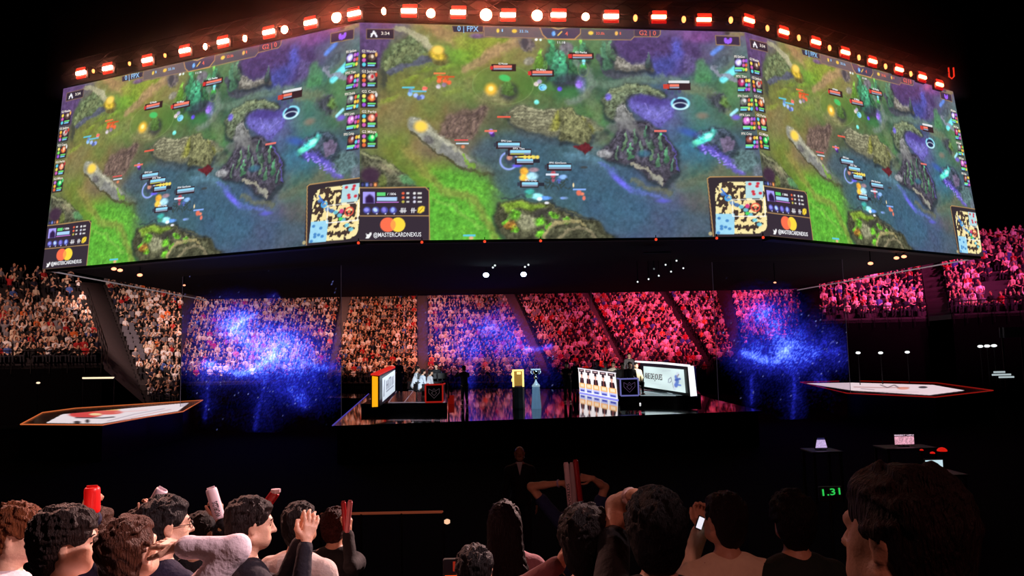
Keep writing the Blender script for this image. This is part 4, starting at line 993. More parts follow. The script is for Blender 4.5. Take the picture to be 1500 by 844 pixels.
# coloured light thrown on the stands by the show lights
def wash(name, src, tgt, power, c, ang, blend=.6): lamp(name, 'SPOT', src, tgt, power, c, .4, ang, blend)
wash('wash_light', (-25, 29, 16), (-32, 49, 5.5), 11000, (1, .58, .48), 58)
wash('wash_light', (-25, 46, 14), (-30, 62, 4.5), 9000, (1, .64, .56), 56)
wash('wash_light', (-18, 54, 14), (-24, 70, 5.5), 11000, (1, .50, .42), 62)
wash('wash_light', (-9, 54, 14), (-11, 70, 5.5), 12000, (1, .38, .26), 56)
wash('wash_light', (-1, 54, 14), (-3, 70, 5), 10000, (1, .26, .34), 54)
wash('wash_light', (7, 54, 14), (8, 70, 6), 11000, (1, .085, .2), 58)
wash('wash_light', (15, 54, 14), (17, 70, 6.5), 11000, (1, .07, .22), 58)
wash('wash_light', (26, 40, 13), (21, 60, 6), 10000, (1, .09, .36), 48)
wash('wash_light', (29, 36, 15), (26, 55, 7.6), 13000, (1, .10, .40), 54)
wash('wash_light', (32, 32, 15), (31, 51, 8), 13000, (1, .10, .42), 58)
# ------------------------------------------------------------------ stage
DZ = 1.2
def gl(name, c, rough, spec=.8): return mat(name, c, rough, spec=spec)
DECK = mat('gloss_black_deck', (8, 7, 10), .04, spec=1.0)
BLKP = mat('black_paint', (9, 9, 11), .35)
deck_px = [(487, 624), (1116, 602), (1042, 584), (1003, 571), (700, 569), (540, 577)]
dk = [at(x, y, DZ) for x, y in deck_px]
print('deck', [tuple(round(c, 1) for c in v) for v in dk])
BLKP.node_tree.nodes['Principled BSDF'].inputs['Specular IOR Level'].default_value = .15
st = empty('stage', (2, 30, 0), 0, 'glossy black main stage in the middle of the hall, mirroring the crowd', 'stage')
O = st.location
MB().prism([Vector((p.x, p.y, DZ-.06))-O for p in dk], (0, 0, .06)).build('deck', DECK, st)
ins = [Vector((p.x*.985+.03, p.y*.985+.5, 0)) for p in dk]
MB().prism([p-O for p in ins], (0, 0, DZ-.07)).build('skirt', BLKP, st)
EDGE = mat('edge_violet', (60, 60, 80), emit=(90, 80, 200), es=.6)
e = MB(); e.tube([dk[0]-O+Vector((0, 0, .01)), dk[5]-O+Vector((0, 0, .01))], .02, 6); e.build('lit_edge', EDGE, st)
# low wing beside the stage on the warm side
wing = [at(x, y, DZ) for x, y in [(475, 582), (530, 583), (536, 577), (500, 576)]]
w_ = MB().prism([Vector((p.x, p.y, 0)) for p in wing], (0, 0, DZ-.02)).build('stage_wing', DECK); tag(w_, 'low black stage wing joining the main stage behind the orange edged desk', 'platform')
w2 = [at(x, y, DZ) for x, y in [(1046, 588), (1120, 601.5), (1118, 598), (1050, 582.5)]]

def poly_at(pts, z): return [at(x, y, z) for x, y in pts]
# ---- runway platforms with their lit floor pictures
def face_grid(P4, nu, nv, fn, name, m, parent, O):
    """picture on a quad P4 (BL, BR, TR, TL); fn(u, v) -> linear rgb"""
    U, V = np.meshgrid(np.linspace(0, 1, nu), np.linspace(0, 1, nv)); U = U.ravel(); V = V.ravel()
    A, B, C, D = [np.array(p) for p in P4]
    P = (A*(1-U)[:, None]+B*U[:, None])*(1-V)[:, None]+(D*(1-U)[:, None]+C*U[:, None])*V[:, None]
    i = np.arange(nu*nv).reshape(nv, nu)
    F = np.stack([i[:-1, :-1], i[:-1, 1:], i[1:, 1:], i[1:, :-1]], -1).reshape(-1, 4)
    return mesh_np(name, P-np.array(O), F, m, parent, fn(U, V))
LEDF = vc_mat('floor_picture', 'emit', 1.0); PICM = vc_mat('panel_picture', 'emit', 1.0)
LEDB = vc_mat('bright_panel_picture', 'emit', 1.15)
rgn = np.random.default_rng(5)
def lin(c): return np.array(srgb(c))
def ribbon(U, V, pts, w):
    d = np.full(U.shape, 9.)
    for (ax, ay), (bx, by) in zip(pts[:-1], pts[1:]):
        ex, ey = bx-ax, by-ay; q = np.clip(((U-ax)*ex+(V-ay)*ey)/(ex*ex+ey*ey), 0, 1); d = np.minimum(d, np.hypot(U-ax-q*ex, V-ay-q*ey))
    return np.clip((w-d)/w*2, 0, 1)
def floor_pic(px_pts, top, name, label, col_base, marks, outer, edge_c, es):
    # outer platform
    Po = poly_at(outer, DZ); c = sum(Po, Vector())/len(Po); t = empty(name, (c.x, c.y, 0), 0, label, 'platform'); O = t.location
    MB().prism([Vector((p.x, p.y, 0))-O for p in Po], (0, 0, DZ)).build('deck', mat('platform_deck', (30, 14, 12), .25), t)
    rim = MB(); Q = [p-O+Vector((0, 0, .03)) for p in Po]
    for a, b in zip(Q, Q[1:]+Q[:1]): rim.tube([a, b], .022, 6)
    rm = mat('rim_'+name.split('_')[0], (60, 30, 20), .4, emit=edge_c, es=es); rim.build('glowing_rim', rm, t)
    # lit picture: a fan mesh with fine grid by px barycentric strips
    P = poly_at(px_pts, DZ+.012)
    xs = [p[0] for p in px_pts]; 
    A = P
    lo = Vector((min(p.x for p in P), min(p.y for p in P), 0)); hi = Vector((max(p.x for p in P), max(p.y for p in P), 0))
    step = .06; nx = int((hi.x-lo.x)/step)+2; ny = int((hi.y-lo.y)/step)+2
    gx, gy = np.meshgrid(lo.x+np.arange(nx)*step, lo.y+np.arange(ny)*step)
    ins = np.zeros(gx.shape, bool)
    for a, b in zip(P, P[1:]+P[:1]):
        cnd = (a.y > gy) != (b.y > gy)
        with np.errstate(divide='ignore', invalid='ignore'): ins ^= cnd & (gx < (b.x-a.x)*(gy-a.y)/((b.y-a.y) or 1e-9)+a.x)
    idx = np.arange(nx*ny).reshape(ny, nx); ok = ins[:-1, :-1] & ins[1:, :-1] & ins[:-1, 1:] & ins[1:, 1:]
    F = np.stack([idx[:-1, :-1], idx[:-1, 1:], idx[1:, 1:], idx[1:, :-1]], -1)[ok]
    V = np.stack([gx.ravel(), gy.ravel(), np.full(gx.size, DZ+.012)], 1)
    used = np.unique(F); mp = -np.ones(len(V), int); mp[used] = np.arange(len(used)); V = V[used]; F = mp[F]
    px, py = proj(V); C = np.tile(lin(col_base), (len(V), 1))*(1-.12*rgn.random(len(V)))[:, None]
    for kind, pts, w, cc, a in marks:
        if kind == 'l': m_ = ribbon(px, py*3, [(x, y*3) for x, y in pts], w)
        else: m_ = np.clip(1.25-np.hypot((px-pts[0])/pts[2], (py-pts[1])/pts[3]), 0, .25)*4
        C = C*(1-(m_*a)[:, None])+lin(cc)*(m_*a)[:, None]
    mesh_np('lit_floor_picture', V-np.array(O), F, LEDF, t, C)
    return t
floor_pic([(66, 619.5), (90, 607), (278, 590), (262, 602), (150, 620.5)], 0, 'side_platform', 'low side platform with orange rim and lit white floor picture holding a red swoosh',
          (236, 222, 226), [('e', (125, 607.5, 22, 4.2), 0, (206, 50, 46), .95), ('e', (155, 604, 22, 3.2), 0, (214, 66, 50), .9), ('l', [(104, 602.5), (140, 600.5), (172, 600)], 5, (236, 190, 110), .9),
                            ('e', (140, 607, 8, 1.6), 0, (240, 210, 160), .9), ('l', [(112, 612), (150, 612.5), (166, 611)], 3.5, (60, 44, 60), .9), ('l', [(158, 617), (196, 607), (240, 599)], 2, (150, 130, 150), .6),
                            ('l', [(164, 619), (205, 609), (250, 600)], 2, (190, 110, 120), .5), ('l', [(170, 604), (215, 601)], 3, (228, 160, 160), .5), ('e', (113, 618.5, 5, 1.6), 0, (30, 20, 24), .95), ('e', (128, 617, 3, 2.5), 0, (30, 20, 24), .95)],
          [(30, 623), (62, 605.5), (110, 599), (297, 587), (268, 604), (215, 612), (150, 624)], (255, 130, 70), .55)
floor_pic([(1180, 561.6), (1248, 560.6), (1368, 564), (1414, 572), (1362, 578.8), (1248, 572)], 0, 'runway_platform', 'low side platform with red rim and lit pale pink floor picture holding dark writing strokes',
          (238, 214, 220), [('l', [(1252, 567), (1290, 568), (1330, 567.5)], 3, (190, 140, 140), .8), ('l', [(1290, 564), (1300, 568), (1310, 564), (1318, 569)], 2, (90, 70, 80), .8), ('e', (1352, 567.4, 6, 1.4), 0, (30, 30, 40), .95),
                            ('e', (1323, 569, 8, 1.6), 0, (220, 140, 120), .9), ('l', [(1262, 569.5), (1280, 571)], 2, (140, 110, 120), .7), ('l', [(1272, 574), (1345, 574.5)], 1.5, (180, 160, 170), .6)],
          [(1172, 560.5), (1250, 558.5), (1372, 561.5), (1455, 573), (1370, 583), (1240, 577)], (230, 40, 24), .28)

# ---- players' riser and desk with the orange edge
def quad_at(pts, Ys): return [atY(x, y, Y) for (x, y), Y in zip(pts, Ys)]
RZ = DZ+.32
r1 = poly_at([(529, 592), (655, 590), (652, 576), (563, 576)], RZ)
r1 = [Vector((p.x, p.y, DZ)) for p in r1]
t = empty('player_riser', (sum(p.x for p in r1)/4, sum(p.y for p in r1)/4, DZ), 0, 'black riser under the players with the orange edged screen', 'riser'); O = t.location
MB().prism([p-O for p in r1], (0, 0, .32)).build('block', BLKP, t)
LINE = mat('riser_line', (60, 60, 60), emit=(190, 170, 190), es=.5); FL2 = mat('riser_floor', (70, 56, 64), .15)
tp = poly_at([(568, 589.5), (653, 589.5), (650, 574), (583, 573.5)], RZ+.01)
MB().prism([p-O for p in tp], (0, 0, .012)).build('floor_tile', FL2, t)
def lin_px(a, b, z, r_, name, m_, parent, O):
    return MB().tube([at(*a, z)-O, at(*b, z)-O], r_, 5).build(name, m_, parent)
for a, b in [((569, 589.5), (652, 589.5)), ((569, 589.5), (581, 573)), ((592, 589.5), (605, 573)), ((598, 572.5), (606, 572.5)), ((632, 589), (634, 574))]:
    lin_px(a, b, RZ+.03, .012, 'light_line', LINE, t, O)
t = empty('edge_lit_screen', r1[0], 0, 'tall slab screen with glowing orange end and red top, white picture on its side', 'screen'); O = t.location
Yn, Yf = 27.8, 33.0
def slab_pt(px, py, Y): return atY(px, py, Y)
bx = [slab_pt(543, 597, 28), slab_pt(556, 596, 28), slab_pt(579, 578, 32.5), slab_pt(571, 578, 32.8), slab_pt(543, 549, 28), slab_pt(556, 551, 28), slab_pt(579, 537, 32.5), slab_pt(571, 537.5, 32.8)]
MB().hexa([p-O for p in bx]).build('body', BLKP, t)
ORG = mat('orange_glow', (60, 40, 10), emit=(255, 172, 20), es=1.1); REDG = mat('red_glow', (60, 10, 8), emit=(225, 44, 34), es=.9)
MB().hexa([p-O for p in quad_at([(545, 596.5), (553.5, 596), (553.5, 596), (545, 596.5), (545, 551), (553.5, 552), (553.5, 552), (545, 551)], [27.9, 27.9, 27.97, 27.97]*2)]).build('orange_end', ORG, t)
MB().hexa([p-O for p in quad_at([(543, 550), (555, 550.5), (579, 539), (571, 538.5), (543, 547.6), (555, 548.2), (579, 536.6), (571, 536.2)], [27.9, 27.9, 32.3, 32.6]*2)]).build('red_top', REDG, t)
def pic_left(U, V):
    C = np.tile(lin((214, 226, 240)), (len(U), 1))*(.8+.35*V)[:, None]
    for a, b in [((.1, .2), (.16, .85)), ((.3, .4), (.3, .75)), ((.4, .4), (.4, .75)), ((.5, .4), (.5, .8)), ((.5, .8), (.62, .8)), ((.62, .4), (.62, .8)), ((.74, .4), (.74, .75)), ((.3, .57), (.4, .57)), ((.84, .42), (.84, .75)), ((.3, .3), (.84, .3))]:
        m_ = ribbon(U, V, [a, b], .045)*.75; C = C*(1-m_[:, None])+lin((90, 90, 110))*m_[:, None]
    return C
q = quad_at([(558.2, 589), (577, 572.5), (577, 542), (558.2, 554.5)], [27.9, 32.3, 32.3, 27.9])
face_grid([p+Vector((.05, 0, 0)) for p in q], 40, 40, pic_left, 'picture', LEDB, t, O)
def cube_thing(px0, py0, px1, py1, Y, depth, edge_m, label, mark_c):
    A = atY(px0, py1, Y); B = atY(px1, py1, Y); C = atY(px1, py0, Y)
    w = (B-A).length; h = C.z-B.z; c = (A+B)/2+Vector((0, depth/2, 0))
    t = empty('logo_cube', c, 0, label, 'display cube')
    MB().box((0, 0, h/2), (w*.96, depth, h*.97), b=.02).build('body', BLKP, t)
    fr = MB()
    for a, b in [((-1, 0), (1, 0)), ((-1, 1), (1, 1)), ((-1, 0), (-1, 1)), ((1, 0), (1, 1))]:
        fr.tube([(a[0]*w/2*.97, -depth/2, h*.985*a[1]+.01), (b[0]*w/2*.97, -depth/2, h*.985*b[1]+.01)], .03, 6)
    for sx in (-1, 1): fr.tube([(sx*w/2*.97, -depth/2, h), (sx*w/2*.97, depth/2, h)], .03, 6)
    fr.build('glowing_frame', edge_m, t)
    e = MB()                               # crest: shield-like strokes
    s = w*.3; y = -depth/2-.012
    for P in [[(-1, .9), (-1, .1), (0, -.9), (1, .1), (1, .9)], [(-1, .9), (-.35, .5), (0, .9), (.35, .5), (1, .9)], [(-.5, .1), (0, .5), (.5, .1), (0, -.4), (-.5, .1)]]:
        e.tube([(a*s, y, h/2+b*s) for a, b in P], .012, 5)
    e.build('emblem', mark_c, t)
    return t
cube_thing(623, 563.5, 649, 589.5, 27.6, .9, mat('cube_red', (60, 10, 8), emit=(190, 34, 26), es=.6), 'black display cube with red glowing edges and faint emblem beside the orange desk riser', mat('emblem_dim', (60, 50, 56), emit=(74, 60, 66), es=.6))
# standing pipe and red floor light beside the riser
tag(MB().box(at(661, 592, DZ)+Vector((0, 0, .2)), (.28, .1, .4), b=.02).build('floor_light', mat('floor_red', (60, 6, 4), emit=(170, 24, 14), es=.3)), 'small red glowing floor light next to the red edged cube', 'light')
# ---- portrait desk and the other team's riser
r2 = poly_at([(908, 591), (1027, 588.5), (1018, 577), (930, 574)], DZ)
t = empty('player_riser', (sum(p.x for p in r2)/4, sum(p.y for p in r2)/4, DZ), 0, 'black riser under the players with the white picture screen', 'riser'); O = t.location
MB().prism([p-O for p in r2], (0, 0, .32)).build('block', BLKP, t)
tp = poly_at([(938, 579.5), (1000, 580), (960, 570), (938, 567)], RZ+.01)
MB().prism([p-O for p in tp], (0, 0, .012)).build('floor_tile', mat('pale_tile', (120, 140, 150), .3), t)
for a, b in [((938, 568), (985, 577)), ((938, 572), (970, 578)), ((938, 579.5), (990, 579.8))]: lin_px(a, b, RZ+.03, .014, 'light_line', mat('pale_line', (50, 50, 50), emit=(180, 200, 210), es=.7), t, O)
def pic_portraits(U, V):
    C = np.tile(lin((250, 240, 240)), (len(U), 1)); f = (U*5) % 1; k = np.floor(U*5)
    def pt(m_, c): C[m_] = lin(c)
    pt(V < .2, (190, 196, 240)); pt((V < .2) & (np.abs(f-.5) < .3) & (V > .05) & (V < .12), (80, 90, 190)); pt(V < .04, (235, 240, 255))
    pt((V >= .2) & (V < .4), (250, 186, 120)); pt((V >= .24) & (V < .36) & (np.abs(f-.5) < .25), (255, 226, 190))
    body = (V >= .4) & (V < .62) & (np.abs(f-.5) < .30-.5*np.maximum(0, V-.5)); pt(body, (40, 28, 30))
    pt(body & (np.abs(f-.5) < .06), (120, 60, 60))
    nk = (V >= .6) & (V < .68) & (np.abs(f-.5) < .08); pt(nk, (206, 150, 130))
    hd = ((f-.5)/.13)**2+((V-.74)/.1)**2 < 1; pt(hd, (226, 170, 150))
    hr = (((f-.5)/.16)**2+((V-.80)/.1)**2 < 1) & (V > .76); pt(hr, (50, 34, 36))
    pt((V > .86) & (V < .97) & (np.abs(f-.5) < .38), (44, 30, 40)); pt((V > .9) & (V < .94) & (np.abs(f-.5) < .22), (220, 180, 180))
    pt((f < .06) | (f > .94) | (V > .97), (255, 250, 250)); return C*1.0
D0, D1 = at(849, 575.5, DZ), at(905, 586.5, DZ); D1 = Vector((D1.x, D1.y, DZ)); D0 = Vector((D0.x, D0.y, DZ))
top0 = atY(847, 539.5, D0.y); top1 = atY(901.5, 547, D1.y)
t = empty('portrait_desk', (D0+D1)/2, 0, 'long players desk whose lit front shows five portraits over orange name bands', 'desk'); O = t.location
bk = Vector((.55, .7, 0))
MB().hexa([p-O for p in [D0+bk*.05, D1+bk*.05, D1+bk, D0+bk, top0+bk*.05, top1+bk*.05, top1+bk, top0+bk]]).build('body', BLKP, t)
face_grid([D0+Vector((0, 0, .05)), D1+Vector((0, 0, .05)), top1, top0], 200, 60, pic_portraits, 'portrait_front', LEDB, t, O)
MB().tube([D0-O+Vector((0, -.05, .02)), D1-O+Vector((0, -.05, .02))], .03, 6).build('light_strip', mat('strip_blue', (50, 50, 60), emit=(150, 150, 255), es=1.2), t)
MB().tube([top0-O, top1-O], .03, 6).build('top_edge', mat('edge_white', (60, 60, 60), emit=(250, 240, 250), es=.9), t)
cube_thing(909, 555, 936, 580, 30.4, .9, mat('cube_blue', (30, 30, 60), emit=(130, 130, 210), es=.6), 'black display cube with pale blue glowing edges beside the portrait desk', mat('emblem_dim2', (60, 50, 56), emit=(84, 64, 96), es=.6))
# white wall screen
t = empty('picture_screen', at(980, 590, DZ), 0, 'long screen with bright white end and edge, showing writing and a blue figure', 'screen'); O = t.location
Ya, Yb = 36.5, 30.0
s8 = [atY(938, 569, Ya), atY(1020, 583, Yb), atY(1022, 583, Yb+.5), atY(942, 569, Ya+.5), atY(938, 531, Ya), atY(1017, 537, Yb), atY(1019, 537, Yb+.5), atY(942, 531, Ya+.5)]
def on_plane(px, py, a, b, c, off=.04):
    n = (b-a).cross(c-a).normalized(); n = -n if n.dot(CAM-a) < 0 else n
    d = ray(px, py); return CAM+d*((a+n*off-CAM).dot(n)/d.dot(n))
s8[5] = on_plane(1017, 537, s8[0], s8[1], s8[4], 0); s8[6] = s8[5]+(s8[2]-s8[1]); s8[7] = s8[4]+(s8[3]-s8[0])
MB().hexa([p-O for p in s8]).build('body', BLKP, t)
WH = mat('white_glow', (80, 80, 80), emit=(250, 250, 255), es=1.3)
MB().hexa([p-O for p in quad_at([(1011.5, 580.8), (1020.5, 580), (1021, 580), (1012, 580.8), (1007.5, 536.3), (1015.5, 536), (1016, 536), (1008, 536.3)], [29.85, 29.85, 29.95, 29.95]*2)]).build('white_end', WH, t)
MB().tube([p-O for p in quad_at([(931, 529.8), (970, 532), (1010, 536)], [36.6, 33.2, 29.9])], .045, 6).build('top_edge', WH, t)
def pic_right(U, V):
    C = np.tile(lin((206, 226, 226)), (len(U), 1)); C *= (1+.1*np.sin(U*9)*np.cos(V*7))[:, None]
    def rb(P, w, c, a=.9):
        m_ = ribbon(U*2, V, [(x*2, y) for x, y in P], w)*a; C[:] = C*(1-m_[:, None])+lin(c)*m_[:, None]
    rb([(.76, .1), (.8, .5), (.86, .8)], .09, (200, 210, 226), .8); rb([(.8, .25), (.84, .45), (.82, .65)], .10, (74, 110, 190)); rb([(.8, .5), (.9, .58)], .06, (60, 90, 170)); rb([(.78, .3), (.9, .3)], .05, (90, 120, 200))
    rb([(.84, .66), (.88, .76)], .04, (150, 140, 150)); rb([(.63, .35), (.64, .5), (.7, .6), (.71, .45), (.66, .35)], .025, (120, 120, 150), .8); rb([(.74, .15), (.72, .4)], .02, (90, 90, 110), .6)
    rb([(.5, .85), (.7, .9)], .02, (180, 190, 200), .6); rb([(.2, .2), (.45, .22)], .02, (190, 200, 210), .5)
    return C
def on_plane(px, py, a, b, c, off=.04):
    n = (b-a).cross(c-a).normalized(); n = -n if n.dot(CAM-a) < 0 else n
    d = ray(px, py); return CAM+d*((a+n*off-CAM).dot(n)/d.dot(n))
q = [on_plane(x, y, s8[0], s8[1], s8[4]) for x, y in [(943.5, 566.5), (1004.5, 575.8), (1001.5, 541.5), (942.5, 536.5)]]
face_grid(q, 120, 60, pic_right, 'picture', LEDB, t, O)
def on_q(q, u, v): return (q[0]*(1-u)+q[1]*u)*(1-v)+(q[3]*(1-u)+q[2]*u)*v
ex = q[1]-q[0]; ey = Vector((0, 0, 1))
nf = Vector((-.03, -.04, 0))
text_mesh('lettering', 'ARIE DE JOUES', basis(on_q(q, .27, .54)-O+nf, ex, ey), .27, mat('ink_brown', (112, 74, 82)), t, .004, (q[1]-q[0]).length*.46)
tag(MB().lathe([(.02, 0), (.035, .01), (.035, .05), (.015, .07)], at(936, 592, DZ)+Vector((0, -.3, 0)), 12).build('floor_lamp', mat('lamp_white_small', (50, 50, 50), emit=(220, 220, 220), es=1.2)), 'tiny white floor lamp in front of the riser with the white picture screen', 'lamp')

# ---- gold display box on black plinth, trophy on its pedestal
b0 = at(760, 599, DZ); Yg = b0.y
t = empty('gold_display_box', b0, 0, 'golden lit display box standing on a black plinth beside the silver trophy', 'display box'); O = t.location
hpl = atY(760, 566.5, Yg).z-DZ; hw = (atY(768, 566, Yg)-atY(752.5, 566, Yg)).length/2; htop = atY(760, 541.5, Yg).z-DZ
MB().lathe([(hw*1.15, 0), (hw*1.2, .05), (hw*1.1, hpl*.5), (hw*1.15, hpl-.02), (hw*1.05, hpl)], (0, 0, 0), 8).build('plinth', BLKP, t)
GD = mat('gold_face', (190, 130, 50), .3, metal=.6, emit=(120, 82, 28), es=.4); GR = mat('gold_rim', (230, 190, 90), .3, metal=.6, emit=(255, 226, 140), es=1.1)
MB().box((0, 0, (hpl+htop)/2), (hw*1.8, .35, htop-hpl-.04), b=.02).build('body', GD, t)
fr = MB()
for sx in (-1, 1): fr.box((sx*hw*.93, -.16, (hpl+htop)/2), (.07, .1, htop-hpl))
fr.box((0, -.16, htop-.03), (hw*1.8, .1, .07)); fr.build('bright_frame', GR, t)
fr = MB().box((.03, -.19, htop-.14), (.16, .05, .1), b=.01); fr.build('plate', GR, t)
for z_ in (.25, .6): MB().box((-hw*1.12, -.1, hpl+(htop-hpl)*z_+.1), (.06, .1, .12), b=.01).build('hinge', GR, t)
b0 = at(786, 598.5, DZ); Yt = b0.y; k = Yt/FPX
t = empty('trophy_pedestal', b0, 0, 'tapering blue grey pedestal with silver trophy on top, centre of stage', 'pedestal')
PED = mat('pedestal_cloth', (74, 96, 120), .5, var=.35, bscale=3, stretch=(3, 3, .5))
MB().lathe([(9.8*k, 0), (9.6*k, .1), (8.4*k, 16*k), (7.4*k, 30*k), (7.0*k, 32*k), (0.5*k, 32.2*k)], (0, 0, 0), 4).build('body', PED, t).rotation_euler = (0, 0, R(40))
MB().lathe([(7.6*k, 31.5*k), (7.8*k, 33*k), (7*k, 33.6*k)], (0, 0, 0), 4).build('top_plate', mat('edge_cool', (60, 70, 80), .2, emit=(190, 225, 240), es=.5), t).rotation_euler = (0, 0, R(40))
tr = empty('trophy', b0+Vector((0, 0, 33.7*k)), 0, 'silver trophy cup with wide square rim standing on the blue grey pedestal', 'trophy')
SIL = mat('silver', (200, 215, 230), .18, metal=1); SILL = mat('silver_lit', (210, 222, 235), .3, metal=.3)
MB().lathe([(5.8*k, 0), (5*k, .8*k), (3*k, 3*k), (1.5*k, 6*k), (1.2*k, 7.5*k)], (0, 0, 0), 16).build('foot', SILL, tr, True)
MB().lathe([(1.2*k, 7*k), (2.6*k, 9*k), (3*k, 11*k), (2.2*k, 13*k), (1.6*k, 14.5*k)], (0, 0, 0), 16).build('stem', SIL, tr, True)
MB().lathe([(1.6*k, 14*k), (3.4*k, 16*k), (4.8*k, 19*k), (5*k, 21*k), (4.4*k, 21.2*k), (3.8*k, 19*k), (.5*k, 17*k)], (0, 0, 0), 16).build('bowl', SIL, tr, True)
rm = MB().box((0, 0, 22.5*k), (14.5*k, 6*k, 2.2*k), b=.5*k)
rm.build('rim', SILL, tr)
for sx in (-1, 1): MB().tube([(sx*6.6*k, 0, 21.5*k), (sx*7*k, 0, 18*k), (sx*4.4*k, 0, 15.5*k)], .8*k, 6).build('handle', SILL, tr, True)
lamp('trophy_spot', 'SPOT', (3, 20, 7.2), b0+Vector((0, 0, 1)), 7000, (.6, .85, 1), .1, 14)
lamp('stage_spot', 'SPOT', (-6, 38, 7.2), at(610, 585, DZ), 500, (.85, .95, 1), .1, 22)
lamp('stage_spot', 'SPOT', (8, 44, 7.2), at(895, 585, DZ), 900, (.9, .95, 1), .1, 26)

# ------------------------------------------------------------------ see-through gauzes carrying the blue light pictures
GLOW = vc_mat('gauze_glow', 'gauze', 1.0)
def glow_cols(px, py, spec, seed, dots):
    rg = np.random.default_rng(seed); B = np.zeros(len(px)); W = np.zeros(len(px))
    nn = np.zeros(len(px))
    for o in range(6):
        a = rg.random()*6.28; f = .05*1.9**o; nn += np.sin(px*f*math.cos(a)+py*f*math.sin(a)+rg.random()*6+1.3*np.sin(px*f*.7+py*f*.5*(-1)**o))/(o*.35+1)
    nn = np.clip(.72+.16*nn, 0, 1.4)
    fl = rg.random(len(px))
    for k, pts, w, a in spec:
        if k == 'e': x, y, rx, ry = pts; d = ((px-x)/rx)**2+((py-y)/ry)**2; B += a*np.exp(-d*w)
        else:
            d = np.full(len(px), 1e9)
            for (ax, ay), (bx, by) in zip(pts[:-1], pts[1:]):
                ex_, ey_ = bx-ax, by-ay; q_ = np.clip(((px-ax)*ex_+(py-ay)*ey_)/(ex_**2+ey_**2), 0, 1); d = np.minimum(d, np.hypot(px-ax-q_*ex_, py-ay-q_*ey_))
            B += a*np.exp(-(d/w)**2)
    B = np.maximum(B*nn*(.5+1.1*fl**2)-.014, 0)
    dots_m = (rg.random(len(px)) < dots*np.clip(B*6+.1, 0, 1)); W = dots_m*rg.random(len(px))**2*.6
    C = np.stack([.035*B+.10*np.maximum(B-.75, 0)+W*.3, .045*B+.17*np.maximum(B-.6, 0)+W*.35, 1.0*B+W], 1)
    return C
def gauze(P0, P1, ztop, zbot, spec, seed, label, dots=.02, step=.055):
    t = empty('gauze_screen', (P0[0], P0[1], zbot), 0, label, 'projection gauze'); O = t.location
    L = math.hypot(P1[0]-P0[0], P1[1]-P0[1]); nu = int(L/step); nv = int((ztop-zbot)/step)
    U, V = np.meshgrid(np.linspace(0, 1, nu), np.linspace(0, 1, nv)); U = U.ravel(); V = V.ravel()
    P = np.stack([P0[0]+(P1[0]-P0[0])*U, P0[1]+(P1[1]-P0[1])*U, zbot+(ztop-zbot)*V], 1)
    px, py = proj(P); C = glow_cols(px, py, spec, seed, dots)
    i = np.arange(nu*nv).reshape(nv, nu); F = np.stack([i[:-1, :-1], i[:-1, 1:], i[1:, 1:], i[1:, :-1]], -1).reshape(-1, 4)
    mesh_np('glowing_gauze', P-np.array(O), F, GLOW, t, C)
    for p in (P0, P1): MB().tube([Vector((p[0], p[1], zbot))-O, Vector((p[0], p[1], ztop))-O], .012, 5).build('side_wire', mat('wire', (130, 120, 130), .5, emit=(40, 34, 44), es=1), t)
    return t
gA0, gA1 = atY(264, 600, 37), atY(500, 600, 34); gB0, gB1 = atY(1052, 575, 36), atY(1245, 560, 36)
specA = [('e', (350, 474, 26, 18), 1.0, 1.9), ('e', (345, 480, 60, 34), 1, .35), ('l', [(338, 484), (352, 473), (376, 459)], 2.4, 1.8), ('l', [(352, 473), (380, 455), (400, 436)], 7, .2), ('l', [(352, 478), (352, 500), (372, 520)], 14, .8),
         ('e', (398, 508, 60, 28), 1, 1.6), ('e', (415, 520, 34, 22), 1, .45), ('l', [(302, 532), (330, 542), (352, 548), (378, 538), (402, 518)], 5, 2.0), ('e', (390, 538, 95, 18), 1, .75), ('l', [(440, 530), (470, 540), (486, 537)], 5, .8),
         ('e', (310, 545, 20, 24), 1, .25), ('l', [(306, 560), (303, 590), (300, 612)], 3, .2), ('e', (304, 570, 12, 34), 1, .12), ('l', [(388, 560), (378, 600), (374, 628)], 3, .2), ('e', (384, 585, 16, 40), 1, .12), ('l', [(430, 572), (445, 590)], 9, .5), ('e', (440, 560, 40, 30), 1, .2), ('e', (385, 585, 105, 50), 1, .035), ('e', (445, 568, 45, 24), 1, .25), ('e', (395, 490, 100, 34), 1, .07)]
specB = [('e', (1122, 460, 22, 16), 1.0, 1.1), ('l', [(1112, 466), (1124, 456), (1132, 448)], 2.2, .9), ('e', (1125, 470, 44, 36), 1, .35), ('l', [(1124, 464), (1140, 490), (1150, 510)], 16, .6), ('e', (1150, 510, 44, 26), 1, 1.0), ('e', (1168, 508, 22, 6), 1, .5),
         ('l', [(1090, 517), (1115, 526), (1135, 529), (1152, 512)], 5.5, 1.5), ('l', [(1180, 520), (1205, 518), (1226, 514)], 4, .5), ('e', (1190, 500, 40, 22), 1, .3), ('e', (1158, 522, 62, 18), 1, .9), ('l', [(1101, 550), (1101, 592)], 2, .25), ('e', (1101, 570, 10, 30), 1, .1), ('l', [(1164, 545), (1163, 590), (1161, 615)], 2.5, .25), ('e', (1163, 575, 14, 40), 1, .12), ('e', (1200, 553, 10, 12), 1, .5), ('e', (1160, 565, 70, 45), 1, .05), ('e', (1090, 500, 40, 40), 1, .06)]
